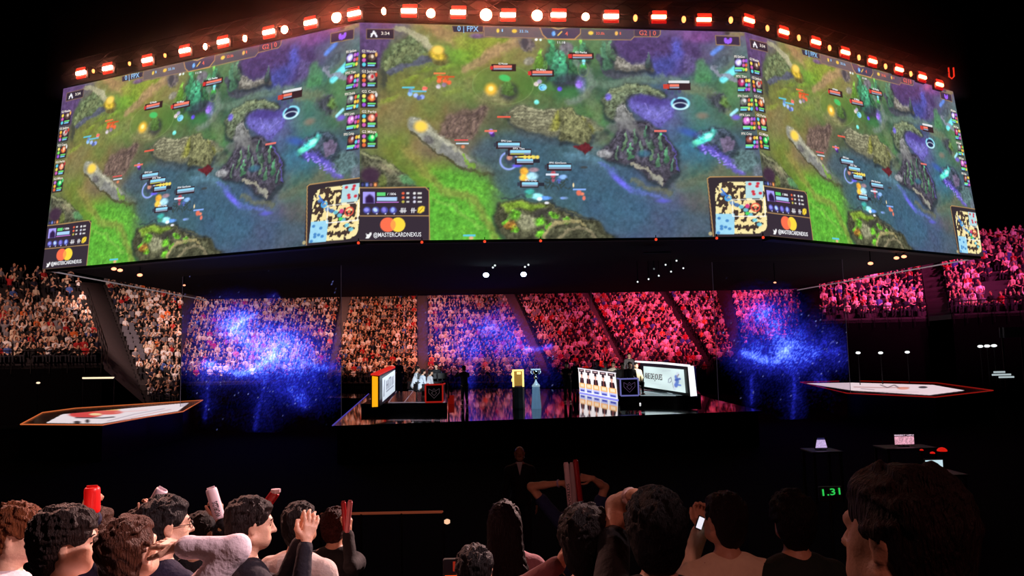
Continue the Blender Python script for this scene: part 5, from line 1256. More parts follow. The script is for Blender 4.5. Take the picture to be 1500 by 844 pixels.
specC = [('e', (716, 479, 22, 14), 1, .9), ('l', [(708, 486), (728, 474)], 2, .7), ('e', (700, 492, 54, 24), 1, .6), ('l', [(716, 482), (745, 495), (765, 512)], 14, .35), ('l', [(770, 512), (790, 512), (806, 508)], 3.5, .9), ('e', (690, 512, 50, 14), 1, .6), ('l', [(692, 520), (688, 560)], 9, .25), ('e', (775, 535, 30, 30), 1, .25), ('e', (660, 470, 40, 30), 1, .15), ('e', (740, 540, 90, 40), 1, .06), ('l', [(752, 500), (742, 470), (735, 460)], 14, .18)]
gauze(gA0, gA1, 7.6, .02, specA, 3, 'hanging see-through gauze glowing with blue star dust figure on the warm crowd side')
gauze(gB0, gB1, 7.6, .02, specB, 4, 'hanging see-through gauze glowing with blue star dust figure on the pink crowd side')
gC0, gC1 = atY(612, 560, 50), atY(870, 560, 50)
gauze(gC0, gC1, 7.6, 1.21, specC, 5, 'hanging see-through gauze glowing dim blue behind trophy and gold box', .015, .08)
# ------------------------------------------------------------------ people
def nz(v): v = np.array(v, float); return v/(np.linalg.norm(v)+1e-9)
def rotz(a): c, s = math.cos(a), math.sin(a); return np.array([[c, -s, 0], [s, c, 0], [0, 0, 1.]])
def rotx(a): c, s = math.cos(a), math.sin(a); return np.array([[1, 0, 0], [0, c, -s], [0, s, c.real]])
def roty(a): c, s = math.cos(a), math.sin(a); return np.array([[c, 0, s], [0, 1, 0], [-s, 0, c]])
def hand(b, W, d, n, curl=.35, spread=.12, side=1, s=1.0, tag=5, k=.006):
    """palm, four unequal fingers with three bent joints, and a thumb from the side of the palm. d: towards the fingertips, n: palm normal"""
    d = nz(d); n = nz(np.array(n)-d*np.dot(n, d)); x = np.cross(d, n)*side   # x: towards the thumb side
    W = np.array(W, float)
    b.cap(W-d*.01*s, W+d*.03*s, .024*s, .022*s, .012, tag)
    for u in (-.026, -.009, .009, .026): b.cap(W+d*.025*s+x*u*.6*s, W+d*.085*s+x*u*s, .0135*s, .012*s, .012, tag)
    for f, (u, L) in enumerate([(.029, .068), (.010, .077), (-.010, .072), (-.029, .056)]):
        p = W+d*.088*s+x*u*s; dd = nz(d+x*u/.03*spread); a = curl*(.8+.12*f)
        for j, (q, r0, r1) in enumerate([(.45, .0098, .009), (.32, .009, .0082), (.23, .0082, .0072)]):
            e = nz(dd*math.cos(a*(j+.6))+n*math.sin(a*(j+.6)))
            p2 = p+e*L*q*s*1.05; b.cap(p, p2, r0*s, r1*s, k, tag); p = p2
    p = W+d*.03*s+x*.022*s; e = nz(d*.62+x*.75+n*.25)
    p2 = p+e*.042*s; b.cap(p, p2, .0145*s, .0115*s, .01, tag)
    e = nz(d*.85+x*.35+n*.3); p3 = p2+e*.03*s; b.cap(p2, p3, .0112*s, .010*s, k, tag); b.cap(p3, p3+nz(d*.9+x*.1+n*.35)*.024*s, .010*s, .0085*s, k, tag)
def ik(S, W, hint, L=(.285, .255)):
    L1, L2 = L
    S, W = np.array(S, float), np.array(W, float); v = W-S; D = np.linalg.norm(v)
    if D > (L1+L2)*.995: W = S+v/D*(L1+L2)*.995; v = W-S; D = np.linalg.norm(v)
    a = (L1*L1-L2*L2+D*D)/(2*D); h = math.sqrt(max(0, L1*L1-a*a)); u = v/D
    p = nz(np.array(hint, float)-u*np.dot(hint, u)); return S+u*a+p*h, W
SKM = {}
def skin_mat(c): return mat('skin_%d' % c[0], c, .5, bump=.15, bscale=60, var=.06)
def cloth(name, c, **k): return mat('cloth_'+name, c, .85, bump=.35, bscale=35, var=.12, **k)
def hair_m(name, c): return mat('hair_'+name, c, .6, bump=1, bscale=150, var=.7, stretch=(1, 1, .16), spec=.25)
def head_prims(b, H, Rm, s, tg=1):
    def P(x, y, z): return H+Rm@np.array((x, y, z))*s
    E = lambda c, r, k=.02, rot=None: b.ell(P(*c), np.array(r)*s, k*s, tg, Rm if rot is None else Rm@rot)
    E((0, -.012, .028), (.075, .096, .086)); E((0, .028, -.02), (.062, .066, .088)); E((0, .045, -.062), (.045, .045, .05))
    E((0, .066, -.096), (.024, .022, .02), .025); E((-.034, .052, -.03), (.028, .03, .035)); E((.034, .052, -.03), (.028, .03, .035))
    b.cap(P(-.032, .082, .022), P(.032, .082, .022), .013*s, .013*s, .018*s, tg)
    b.cap(P(0, .09, .012), P(0, .113, -.03), .008*s, .0125*s, .012*s, tg); b.ell(P(-.012, .1, -.032), np.array((.009, .01, .008))*s, .008*s, tg); b.ell(P(.012, .1, -.032), np.array((.009, .01, .008))*s, .008*s, tg)
    b.cap(P(-.019, .089, -.058), P(.019, .089, -.058), .007*s, .007*s, .007*s, tg); b.cap(P(-.015, .088, -.068), P(.015, .088, -.068), .0075*s, .0075*s, .006*s, tg)
    for sx in (-1, 1):
        b.cap(P(sx*.03, .07, -.115+.04), P(sx*.06, .0, -.06), .02*s, .022*s, .03*s, tg)
        b.ell(P(sx*.079, -.008, -.004), np.array((.008, .02, .031))*s, .006*s, tg, Rm@roty(sx*.25)@rotx(-.15)); b.ell(P(sx*.078, -.004, -.026), np.array((.008, .011, .013))*s, .006*s, tg, Rm)
def mk_person(label, loc, yaw=0., s=1.0, sit=True, head=(0, 0, 0), lean=.03, skin=SKIN[0], hair='short', hcol=(26, 18, 16), top='white', tcol=(230, 224, 226), sleeve='long', legs=(22, 22, 30),
              arms=None, h=.012, glasses=False, cap=None, bracelets=(), hood=False, drop=None, group=None, cat='person', hair_noise=.006, hands_fine=True, jitter=0, eyes=False, hs=1.0, strap=False):
    """arms: {-1|1: dict(w=wrist, hint=elbow direction, d=fingers, n=palm normal, curl)} in the person's own frame, facing +y"""
    b = Blob(h); Z0 = 0. if sit else .42; t = (0, 0)
    hipz = .50 if sit else .92; cz = hipz+.42; ly = lean
    shz = hipz+.53; nk = (0, ly+.01, hipz+.60); hc = np.array((0, ly+.035, hipz+.755))
    A = arms or {}
    pelvis = (0, 0, hipz); chest = (0, ly, cz)
    b.ell((0, -.01, hipz+.02), (.17, .13, .13), .05, 0); b.cap((0, 0, hipz+.05), (0, ly*.6, cz-.12), .135, .13, .06, 0); b.ell((0, ly, cz), (.165, .115, .18), .06, 0)
    b.cap((-.155, ly-.005, shz-.035), (.155, ly-.005, shz-.035), .07, .07, .06, 0); b.cap((-.08, ly-.01, shz+.0), (.08, ly-.01, shz+.0), .06, .06, .05, 0)
    b.cap((0, ly-.005, shz), (hc[0], hc[1]-.02, hc[2]-.06), .062, .054, .03, 1)
    Rm = rotz(head[0])@rotx(head[1])@roty(head[2])
    arm_info = {}
    hb = Blob(min(.0042*(1 if s < 1.2 else 1.2), .005))
    for sx in (-1, 1):
        S = np.array((sx*.185, ly-.005, shz-.045)); a = A.get(sx)
        if a is None:
            a = dict(w=(sx*.12, .34, hipz+.12) if sit else (sx*.26, .06, hipz-.08), hint=(sx*.5, -.5, -.4), d=(-sx*.3, .9, -.1) if sit else (0, .1, -1), n=(0, 0, -1) if sit else (-sx, 0, 0), curl=.4)
            fine = False
        else: fine = hands_fine
        if 'el' in a: El, W = np.array(a['el']), np.array(a['w'])
        else: El, W = ik(S, a['w'], a['hint'], a.get('L', (.285, .255)))
        arm_info[sx] = (S, El, W)
        b.cap(S, El, .052, .042, .03, 2); b.cap(El, El+(W-El)*.45, .043, .038, .02, 3); b.cap(El+(W-El)*.4, W, .038, .026, .02, 3)
        if fine:
            hb.cap(El+(W-El)*.8, W, .0275, .026, .01, 5); hand(hb, W, a['d'], a['n'], a.get('curl', .35), a.get('spread', .12), sx*a.get('flip', 1))
        else: hand(b, W, a['d'], a['n'], a.get('curl', .5), .05, sx)
    for sx in (-1, 1):
        if sit: K = (sx*.13, .43, .50); F = (sx*.13, .40, .09)
        else: K = (sx*.10, .02, .49); F = (sx*.11, -.01, .09)
        b.cap((sx*.09, 0, hipz-.01), K, .085, .058, .04, 4); b.cap(K, (F[0], F[1], .28), .058, .05, .03, 6); b.cap((F[0], F[1], .28), F, .05, .036, .03, 6)
        b.cap((F[0], F[1]-.03, .045), (F[0]+sx*.02, F[1]+.15, .035), .042, .034, .03, 6)
    head_b = Blob(min(h, .0065)); head_prims(head_b, hc, Rm, hs); head_b.cap((0, ly, shz+.01), (hc[0], hc[1]-.02, hc[2]-.06), .058, .054, .03, 1)
    Vs, Qs = [], []; off = 0
    for bb in [b, head_b]+([hb] if hb.p else []):
        V, Q, T = bb.mesh(); Vs.append(V); Qs.append(Q+off); off += len(V)
    V = np.concatenate(Vs)*s; Q = np.concatenate(Qs)
    o = mesh_np('person', V, Q, skin_mat(skin), None, None, True); o.location = loc; o.rotation_euler = (0, 0, yaw); tag(o, label, cat, group)
    # clothes
    c = Blob(max(h, .011))
    c.ell((0, -.01, hipz+.03), (.175, .14, .12), .05, 0); c.cap((0, 0, hipz+.03), (0, ly*.6, cz-.12), .15, .145, .06, 0); c.ell((0, ly, cz), (.18, .132, .19), .06, 0)
    c.cap((-.16, ly-.005, shz-.04), (.16, ly-.005, shz-.04), .083, .083, .05, 0); c.cap((-.07, ly-.01, shz+.0), (.07, ly-.01, shz+.0), .068, .068, .04, 0)
    for sx in (-1, 1):
        S, El, W = arm_info[sx]
        if sleeve == 'long': c.cap(S, El, .064, .052, .03, 1); c.cap(El, El+(W-El)*.90, .052, .040, .02, 1); c.cap(El+(W-El)*.86, El+(W-El)*.93, .042, .040, .008, 1)
        elif sleeve == 'short': c.cap(S, S+(El-S)*.62, .07, .066, .03, 1)
    if hood: c.cap((-.09, ly-.07, shz+.03), (.09, ly-.07, shz+.03), .05, .05, .04, 0); c.cap((-.09, ly-.05, shz+.04), (-.06, ly+.06, shz+.03), .035, .03, .03, 0); c.cap((.09, ly-.05, shz+.04), (.06, ly+.06, shz+.03), .035, .03, .03, 0); c.ell((0, ly-.11, shz-.05), (.11, .05, .1), .04, 0)
    V, Q, T = c.mesh(noise=.0035, nf=24, seed=int(loc[0]*100) % 97)
    mesh_np('shirt' if sleeve == 'short' else 'sweater', V*s, Q, cloth(top, tcol), o, None, True)
    c = Blob(.014)
    for sx in (-1, 1):
        if sit: K = (sx*.13, .43, .50); F = (sx*.13, .40, .13)
        else: K = (sx*.10, .02, .49); F = (sx*.11, -.01, .13)
        c.cap((sx*.085, 0, hipz-.01), K, .098, .07, .04, 4); c.cap(K, F, .07, .052, .02, 6)
    V, Q, T = c.mesh(noise=.003, nf=22); mesh_np('trousers', V*s, Q, cloth('leg%d' % legs[0], legs), o, None, True)
    # hair
    hm = Blob(max(.0055, h*.5)); P = lambda x, y, z: hc+Rm@np.array((x, y, z))*hs
    fat = {'short': .007, 'curly': .017, 'long': .012, 'puffy': .026, 'bald': 0}.get(hair, .008)
    if hair != 'bald':
        hm.ell(P(0, -.016, .04), np.array((.076+fat, .096+fat, .082+fat))*hs, .02, 0, Rm); hm.ell(P(0, -.05, .0), np.array((.072+fat*.8, .064+fat, .085+fat*.5))*hs, .03, 0, Rm); hm.ell(P(0, -.052, -.05), np.array((.064+fat*.8, .044+fat, .07+fat*.8))*hs, .03, 0, Rm)
        if hair in ('curly', 'puffy'): hm.ell(P(0, .045, .085), np.array((.062, .05, .036))*hs, .03, 0, Rm)
        if hair == 'short': hm.ell(P(0, .05, .085), np.array((.055, .04, .028))*hs, .02, 0, Rm)
        if hair == 'long':
            for sx in (-1, 0, 1): hm.cap(P(sx*.05, -.06, .0), (sx*.075, ly-.10, shz-.02), .052, .045, .04, 0); hm.cap((sx*.075, ly-.10, shz-.02), (sx*.07, ly-.135, shz-.17), .045, .03, .04, 0)
        rg = np.random.default_rng(int(abs(loc[0])*131+abs(loc[1])*17) % 999)
        for k in range({'curly': 150, 'short': 110, 'puffy': 120, 'long': 60}.get(hair, 80)):
            d = nz(rg.normal(size=3)); d[2] = abs(d[2])*1.1-.45; d = nz(d)
            if d[1] > .35 and d[2] < .45: continue
            q = np.array((0, -.016, .04))+d*np.array((.076+fat, .096+fat, .082+fat)); tn = rg.normal(size=3)*(1 if hair in ('curly', 'puffy') else .45)+(np.array((0, .9, -.1)) if d[2] > .3 else np.array((0, -.2, -1.)))
            tn = nz(tn-d*np.dot(tn, d)); L = rg.uniform(.02, .045)
            hm.cap(P(*(q-tn*L*.6)), P(*(q+tn*L*.6+d*.006)), .010*hs, .0045*hs, .008, 0)
        hm.cut(P(0, .118, -.045), np.array((.085, .078, .105))*hs, Rm)
        hm.cut(P(.1, .012, -.03), np.array((.05, .034, .042))*hs, Rm); hm.cut(P(-.1, .012, -.03), np.array((.05, .034, .042))*hs, Rm)
        V, Q, T = hm.mesh(noise=hair_noise*.5 if hair != 'curly' else .006, nf=90 if hair != 'curly' else 130, seed=int(loc[1]*77) % 91)
        mesh_np('hair', V*s, Q, hair_m('%d_%d' % (hcol[0], hcol[1]), hcol), o, None, hair == 'long')
    if eyes:
        for sx in (-1, 1):
            q = P(sx*.031, .083, .001)*s; MB().lathe([(.002, -.006), (.011, 0), (.002, .006)], q, 10, Rm@np.array((0, 1, 0))).build('eye', mat('eye_dark', (24, 18, 16), .2), o, True)
            e0, e1 = P(sx*.016, .093, .027)*s, P(sx*.05, .084, .027)*s; MB().tube([e0, (e0+e1)/2+Rm@np.array((0, .004, .004))*s, e1], .0035*s, 5).build('eyebrow', hair_m('%d_%d' % (hcol[0], hcol[1]), hcol), o)
    if glasses:
        g = MB()
        for sx in (-1, 1):
            ring = [P(sx*.033+.024*math.cos(a), .1, .0+.018*math.sin(a))*s for a in np.linspace(0, 2*PI, 13)]; g.tube(ring, .002*s, 5)
            g.tube([P(sx*.057, .1, .004)*s, P(sx*.08, .03, .006)*s, P(sx*.082, -.01, .002)*s], .002*s, 5)
        g.tube([P(-.01, .1, .004)*s, P(.01, .1, .004)*s], .002*s, 5); g.build('glasses', mat('glasses_frame', (20, 18, 18), .3), o)
    if cap:
        cb = Blob(.008); cb.ell(P(0, -.012, .05), np.array((.092, .112, .082))*hs, .02, 0, Rm); cb.cut(P(0, 0, -.07), np.array((.2, .2, .1))*hs, Rm)
        V, Q, T = cb.mesh(); m_ = cloth('cap%d' % cap[0], cap); cc = mesh_np('cap', V*s, Q, m_, o, None, True)
        br = Blob(.006); br.ell(P(0, .12, .03), np.array((.07, .07, .007))*hs, .01, 0, Rm@rotx(-.15)); V, Q, T = br.mesh(); mesh_np('brim', V*s, Q, m_, cc, None, True)
    for sx, cc in bracelets:
        S, El, W = arm_info[sx]; u = nz(W-El); m_ = MB(); c0 = (W-u*.03)*s
        a1 = nz(np.cross(u, (0, 0, 1.))); a2 = np.cross(u, a1)
        m_.tube([c0+(a1*math.cos(q)+a2*math.sin(q))*.034*s for q in np.linspace(0, 2*PI, 17)], .009*s, 6); m_.build('bracelet', mat('band_%d' % cc[0], cc, .4), o, True)
    o['_arm'] = 0; del o['_arm']
    return o, arm_info, hc*s
# ---- seating terrace on the camera side
TERR = [(-3.9, .6, 1.78), (.6, 1.75, 1.62), (1.75, 2.6, 1.36), (2.6, 3.45, 1.2), (3.45, 4.3, 1.08), (4.3, 5.15, .94), (5.15, 6.0, .8), (6.0, 6.9, .6), (6.9, 8.2, .3)]
tt = empty('seating_terrace', (0, 4, 0), 0, 'dark stepped seating terrace under the nearest spectators', 'terrace')
for a, b_, z in TERR: MB().box((0, (a+b_)/2-4, z/2), (26, b_-a-.004, z)).build('step', mat('terrace_dark', (14, 12, 13), .8, var=.2), tt)
def floor_z(Y):
    for a, b_, z in TERR:
        if a <= Y < b_: return z
    return 0
CH = mat('chair_black', (16, 15, 17), .5); CHM = mat('chair_pale', (200, 190, 186), .35)
chair0 = None
chair_n = 0
def put_chair(x, y, z, yaw, label, m_=None, group=None):
    t = empty('audience_chair', (x, y, z), yaw, label, 'chair', group); m_ = m_ or CH
    MB().box((0, .02, .415), (.44, .42, .04), b=.015).build('seat', m_, t)
    MB().box((0, -.215, .66), (.44, .035, .40), b=.015, rot=Matrix.Rotation(R(-6), 3, 'X')).build('backrest', m_, t)
    for sx in (-1, 1):
        MB().tube([(sx*.21, -.235, .88), (sx*.21, -.2, .42), (sx*.21, -.24, 0)], .011, 6).build('leg', m_, t); MB().tube([(sx*.21, .21, .40), (sx*.21, .23, 0)], .011, 6).build('leg', m_, t)
    return t
def seated(px, py, Y, label, clabel=None, chair_m=None, **k):
    """head centre at a place in the hall; sits on a chair on its terrace step"""
    P = atY(px, py, Y); fz = floor_z(Y); yaw = k.get('yaw', 0); hz = 1.255
    s = (P.z-fz)/hz; lean = k.get('lean', .03)
    off = Vector((-(math.sin(yaw))*(lean+.035)*s, math.cos(yaw)*(lean+.035)*s, 0))
    loc = Vector((P.x, P.y, fz))-off
    o, info, hc = mk_person(label, loc, s=s, **k)
    ch = put_chair(loc.x+math.sin(yaw)*.02*s, loc.y-math.cos(yaw)*.02*s, fz, yaw, clabel or ' '.join(('black audience chair under the '+label.split(',')[0]).split()[:16]), chair_m)
    ch.scale = (s*1.02, s*1.02, s*1.02*(.5-.13)/.435)
    return o, info, loc, s
def to_local(P, loc, yaw, s):
    q = Vector(P)-Vector(loc); c, n = math.cos(-yaw), math.sin(-yaw); return (np.array((q.x*c-q.y*n, q.x*n+q.y*c, q.z))/s)
def seat_loc(px, py, Y, yaw, lean=.03):
    P = atY(px, py, Y); fz = floor_z(Y); s = (P.z-fz)/1.255
    return Vector((P.x, P.y, fz))-Vector((-(math.sin(yaw))*(lean+.035)*s, math.cos(yaw)*(lean+.035)*s, 0)), s
BR = lambda a: R(a)
# left group, nearest first
yw = R(-35)
seated(24, 783, 3.7, 'person with curly brown hair in white hoodie at the picture edge, profile', yaw=R(-45), head=(R(-32), R(-4), 0), hair='curly', hcol=(110, 58, 28), top='hoodie', tcol=(228, 216, 222), hood=True, skin=SKIN[0], eyes=True, h=.011)
seated(98, 795, 3.15, 'person with big dark curly hair and visible ear, in white shirt', yaw=R(-38), head=(R(-28), R(-3), 0), hair='curly', hcol=(34, 20, 16), top='white', tcol=(226, 214, 224), sleeve='short', skin=SKIN[0], eyes=True, h=.011, hs=1.04)
loc, s = seat_loc(190, 808, 3.05, R(-10))
seated(190, 808, 3.05, 'person seen from behind, reddish brown hair, hand in white sleeve on head', yaw=R(-10), head=(R(-8), R(8), 0), hair='short', hcol=(74, 38, 22), hair_noise=.009, top='white sleeve', tcol=(236, 222, 230), skin=SKIN[0], h=.01, hs=1.06,
       arms={1: dict(w=to_local(atY(266, 802, 3.0), loc, R(-10), s), el=to_local(atY(346, 804, 3.0), loc, R(-10), s), d=(-1, .25, .06), n=(-.1, .3, -1), curl=.22)}, bracelets=[(1, (236, 228, 232))])
loc3, s3 = seat_loc(140, 776, 4.25, R(-35)); wst = to_local(atY(135, 756, 4.15), loc3, R(-35), s3)
seated(140, 776, 4.25, 'person with short brown hair in dark blue jacket, holding up red stick', yaw=R(-35), head=(R(-22), 0, 0), hair='short', hcol=(70, 42, 28), top='navy', tcol=(20, 22, 56), skin=SKIN[1], eyes=True, arms={-1: dict(w=wst, hint=(-.6, .6, -.5), d=(0, 0, 1), n=(1, .2, 0), curl=1.1)})
loc4, s4 = seat_loc(207, 775, 4.9, R(-25)); wst = to_local(atY(216, 762, 4.8), loc4, R(-25), s4)
seated(207, 775, 4.9, 'person mostly hidden behind others, brown hair, holding up tilted white stick', yaw=R(-25), head=(R(-20), 0, 0), hair='short', hcol=(60, 36, 24), top='black', tcol=(18, 16, 20), skin=SKIN[1], arms={1: dict(w=wst, hint=(.6, .6, -.5), d=(.3, 0, 1), n=(-1, .2, 0), curl=1.1)})
seated(243, 770, 3.95, 'person with swept dark hair and glasses in dark navy shirt', yaw=R(-30), head=(R(-22), R(-2), 0), hair='short', hcol=(24, 20, 22), hair_noise=.008, top='navy shirt', tcol=(22, 18, 48), skin=SKIN[0], glasses=True, eyes=True, hs=1.1)
loc7, s7 = seat_loc(296, 779, 4.9, R(-20)); wst = to_local(atY(322, 762, 4.8), loc7, R(-20), s7)
seated(296, 779, 4.9, 'person in black beanie cap, holding up white stick with dark writing', yaw=R(-20), head=(R(-10), 0, 0), hair='short', cap=(14, 13, 15), top='black', tcol=(14, 13, 15), skin=SKIN[1], arms={1: dict(w=wst, hint=(.7, .5, -.5), d=(-.2, 0, 1), n=(-1, .2, 0), curl=1.1)})
seated(330, 782, 5.0, 'person in tan cap, hidden behind dark haired clapping person', yaw=R(-20), head=(R(20), 0, 0), hair='short', cap=(190, 140, 84), top='brown', tcol=(30, 20, 18), skin=SKIN[1])
seated(368, 768, 4.0, 'person with dark hair in navy jacket, clapping with raised hands', yaw=R(-48), head=(R(-14), R(-6), 0), hair='short', hcol=(30, 19, 18), hair_noise=.008, top='navy jacket', tcol=(16, 15, 30), skin=SKIN[0], eyes=True, hs=1.04, h=.011,
       arms={1: dict(w=(.055, .335, 1.12), hint=(.15, -.1, -1), d=(-.1, .35, 1), n=(-1, .1, 0), curl=.25, spread=.25), -1: dict(w=(-.03, .345, 1.12), hint=(-.15, -.1, -1), d=(.1, .35, 1), n=(1, .1, 0), curl=.2, spread=.3)})
loc8, s8_ = seat_loc(392, 775, 5.6, R(-20)); wst = to_local(atY(389, 748, 5.5), loc8, R(-20), s8_)
seated(440, 768, 4.7, 'person with dark hair in white t-shirt on pale framed chair', clabel='audience chair with pale metal frame under white t-shirt person', chair_m=CHM, yaw=R(-14), head=(R(-14), 0, 0), hair='short', hcol=(26, 18, 17), top='tee', tcol=(226, 212, 204), sleeve='short', skin=SKIN[1])
loc10, s10 = seat_loc(492, 770, 5.7, R(-10)); w1 = to_local(atY(503, 778, 5.55), loc10, R(-10), s10); w2_ = to_local(atY(510, 780, 5.5), loc10, R(-10), s10)
seated(492, 770, 5.7, 'person with reddish dark hair holding two thin red sticks upright', yaw=R(-10), head=(R(-10), 0, 0), hair='curly', hcol=(60, 22, 18), top='black', tcol=(16, 13, 14), skin=SKIN[1],
       arms={1: dict(w=w2_, hint=(.1, .3, -1), d=(0, .2, 1), n=(-1, .2, 0), curl=1.1)})
# middle and right, in dim red light
seated(738, 766, 4.7, 'person with long dark hair in pinkish jacket, dim centre row', yaw=R(5), hair='long', hcol=(28, 12, 12), top='pinkish', tcol=(190, 130, 140), skin=SKIN[1])
seated(695, 838, 3.3, 'person in lavender top cut by the lower picture edge, leaning', yaw=R(0), hair='short', hcol=(14, 8, 8), top='lavender', tcol=(112, 98, 140), skin=SKIN[1], lean=-.05)
seated(858, 792, 3.35, 'person with thick dark hair and lifted arm, white striped cap behind', yaw=R(-5), hair='puffy', hcol=(16, 9, 9), top='dusty pink', tcol=(120, 72, 74), skin=SKIN[1], hs=1.12, arms={-1: dict(w=(-.12, .2, 1.12), hint=(-.8, .2, -.6), d=(.3, .2, 1), n=(1, 0, 0), curl=.4)})
loc15, s15 = seat_loc(960, 778, 3.0, 0)
seated(960, 778, 3.0, 'person with big dark hair resting a braceleted hand on head', yaw=R(0), hair='puffy', hcol=(14, 9, 9), top='black', tcol=(12, 11, 12), sleeve='short', skin=SKIN[1], hs=1.06, arms={-1: dict(w=to_local(atY(930, 726, 3.22), loc15, 0, s15), el=to_local(atY(903, 741, 3.35), loc15, 0, s15), d=(1, -.3, .05), n=(0, .2, -1), curl=.3)}, bracelets=[(-1, (190, 160, 150))])
loc16, s16 = seat_loc(1060, 762, 3.9, R(4))
seated(1060, 762, 3.9, 'person with short dark hair in cream knitted sweater, seen from behind', yaw=R(4), head=(R(20), 0, 0), hair='short', hcol=(26, 12, 10), top='cream knit', tcol=(250, 222, 190), skin=SKIN[1], hs=1.06, arms={-1: dict(w=to_local(atY(1027, 775, 4.25), loc16, R(4), s16), hint=(-.5, 0, -1), d=(0, .3, 1), n=(.3, -1, 0), curl=.8)})
seated(1160, 762, 3.9, 'person with dark hair in dark green top beside cream sweater', yaw=R(4), hair='puffy', hcol=(16, 9, 8), top='green', tcol=(20, 34, 26), skin=SKIN[1])
seated(1322, 786, 1.38, 'huge near head of a person with short dark hair, ear lit red', yaw=R(12), head=(R(18), 0, 0), hair='short', hcol=(30, 14, 12), hair_noise=.009, top='black', tcol=(12, 11, 12), skin=SKIN[1], h=.009)
# standing person further down holding a bundle of sticks over the head
P = atY(843, 724, 7.5); fz = floor_z(7.5)
sc_ = (P.z-fz)/1.675
L13 = Vector((P.x, P.y-.06, fz)); tl = lambda x, y, Y: to_local(atY(x, y, Y), L13, 0, sc_)
mk_person('standing person in blue shirt, both hands holding pale sticks behind head', Vector((P.x, P.y-.06, fz)), yaw=0, s=sc_, sit=False, hair='short', hcol=(20, 12, 12), top='blue shirt', tcol=(34, 44, 92), sleeve='short', skin=SKIN[1],
          arms={-1: dict(w=tl(822, 708, 7.32), el=tl(778, 713, 7.45), d=(1, -.2, .0), n=(.2, 1, 0), curl=.8), 1: dict(w=tl(868, 701, 7.32), el=tl(886, 714, 7.45), d=(-1, -.2, .1), n=(-.2, 1, 0), curl=.8)}, bracelets=[(-1, (170, 150, 190))])
# suited man on the floor
P = atY(761, 664, 12.3)
mk_person('person in black suit and white shirt standing on the dark floor', Vector((P.x, P.y, 0)), yaw=R(180), s=P.z/1.675, sit=False, hair='bald', top='suit', tcol=(14, 13, 15), skin=SKIN[2], h=.016)
pf = MB().prism([atY(756.5, 677, 12.05), atY(765.5, 677, 12.05), atY(761.5, 697, 12.02)], (0, .02, 0))
oo = pf.build('shirt_front', cloth('shirtfront', (230, 224, 230)), [o for o in scene.objects if o.get('label', '').startswith('person in black suit')][0])
par = oo.parent; oo.matrix_parent_inverse = (Matrix.Translation(par.location) @ Matrix.Rotation(par.rotation_euler[2], 4, 'Z')).inverted()
# ---- people on the stage
def stage_person(px, foot, head_y, label, yaw, sit=False, **k):
    F = at(px, foot, k.pop('z', DZ)); top = atY(px, head_y, F.y).z; H = 1.80 if not sit else 1.38
    s = (top-F.z)/H; r = mk_person(label, F, yaw=yaw, s=s, sit=sit, h=.02, hands_fine=False, **k)
    if sit: c = put_chair(F.x+math.sin(yaw)*.02, F.y-math.cos(yaw)*.02, F.z, yaw, 'black chair of the '+label); c['label'] = ' '.join(c['label'].split()[:16]); c.scale = (s, s, s*.37/.435)
    return r
BLKC = dict(top='black', tcol=(12, 12, 14), hcol=(18, 14, 14))
stage_person(681, 595.5, 535.5, 'black clad camera operator standing on stage between desk and gold box', R(30), arms={1: dict(w=(.15, .3, 1.5), hint=(1, 0, -1), d=(0, .5, .6), n=(-1, 0, 0), curl=.8), -1: dict(w=(-.15, .3, 1.5), hint=(-1, 0, -1), d=(0, .5, .6), n=(1, 0, 0), curl=.8)}, **BLKC)
stage_person(832, 590, 530, 'black clad person standing with folded arms beside the portrait desk', R(160), arms={1: dict(w=(-.1, .2, 1.25), hint=(1, 0, -1), d=(-1, .2, 0), n=(0, -1, 0)), -1: dict(w=(.1, .24, 1.28), hint=(-1, 0, -1), d=(1, .2, 0), n=(0, -1, 0))}, **BLKC)
stage_person(585, 577, 527, 'dark clad person standing behind the orange edged screen', R(170), top='black', tcol=(14, 14, 16), hcol=(150, 140, 130))
stage_person(843, 572.5, 529, 'dark clad person standing just behind the end of the portrait desk', R(180), **BLKC)
for k, (px, fy, hy, tc, tn) in enumerate([(607, 583, 537, (226, 232, 240), 'white'), (616, 585, 541, (200, 210, 224), 'pale'), (627, 585, 542, (190, 190, 196), 'grey'), (640, 583, 533, (20, 18, 22), 'black')]):
    stage_person(px, fy, hy, ['player in white jacket curled over the desk beside the tiled riser floor', 'player in pale blue jacket sitting behind the white jacketed one', 'player in light grey jacket sitting above the red edged cube', 'dark clad person standing above the red edged cube'][k], R([-70, -60, -60, 180][k]), sit=k < 3, z=RZ, top=tn+'jacket', tcol=tc, hcol=(24, 18, 18), lean=.12)
for k, (px, fy, hy, tc) in enumerate([(877, 575, 527, (206, 200, 190)), (889, 577, 529, (120, 130, 140)), (900, 578, 529, (196, 190, 176)), (913, 579, 531, (226, 222, 206)), (924, 579, 530, (60, 56, 60)), (933, 578, 531, (200, 190, 160)), (923, 571, 517, (70, 66, 70))]):
    stage_person(px, fy, hy, ['player in light shirt sitting above the middle of the portrait desk', 'player in grey blue shirt sitting above the portrait desk', 'player in beige shirt above the fifth portrait', 'player in cream shirt above the blue edged cube, nearest the desk', 'player in dark top above the blue edged cube', 'player in sandy shirt beside the white picture screen', 'person in dark top standing over the players at the blue edged cube'][k], R([150, 160, 170, 170, 180, 190, 180][k]), sit=k < 6, z=RZ if k > 2 else DZ, top='player%d' % k, tcol=tc, hcol=(28, 22, 20))
dp_ = at(634, 585, RZ); t = empty('players_desk', dp_, R(8), 'black players desk with dark monitors beside the red edged cube', 'desk')
MB().box((0, .5, .72), (1.5, .6, .04), b=.01).build('table_top', CH, t)
for sx in (-1, 1): MB().box((sx*.7, .5, .35), (.05, .5, .7)).build('leg', METAL, t)
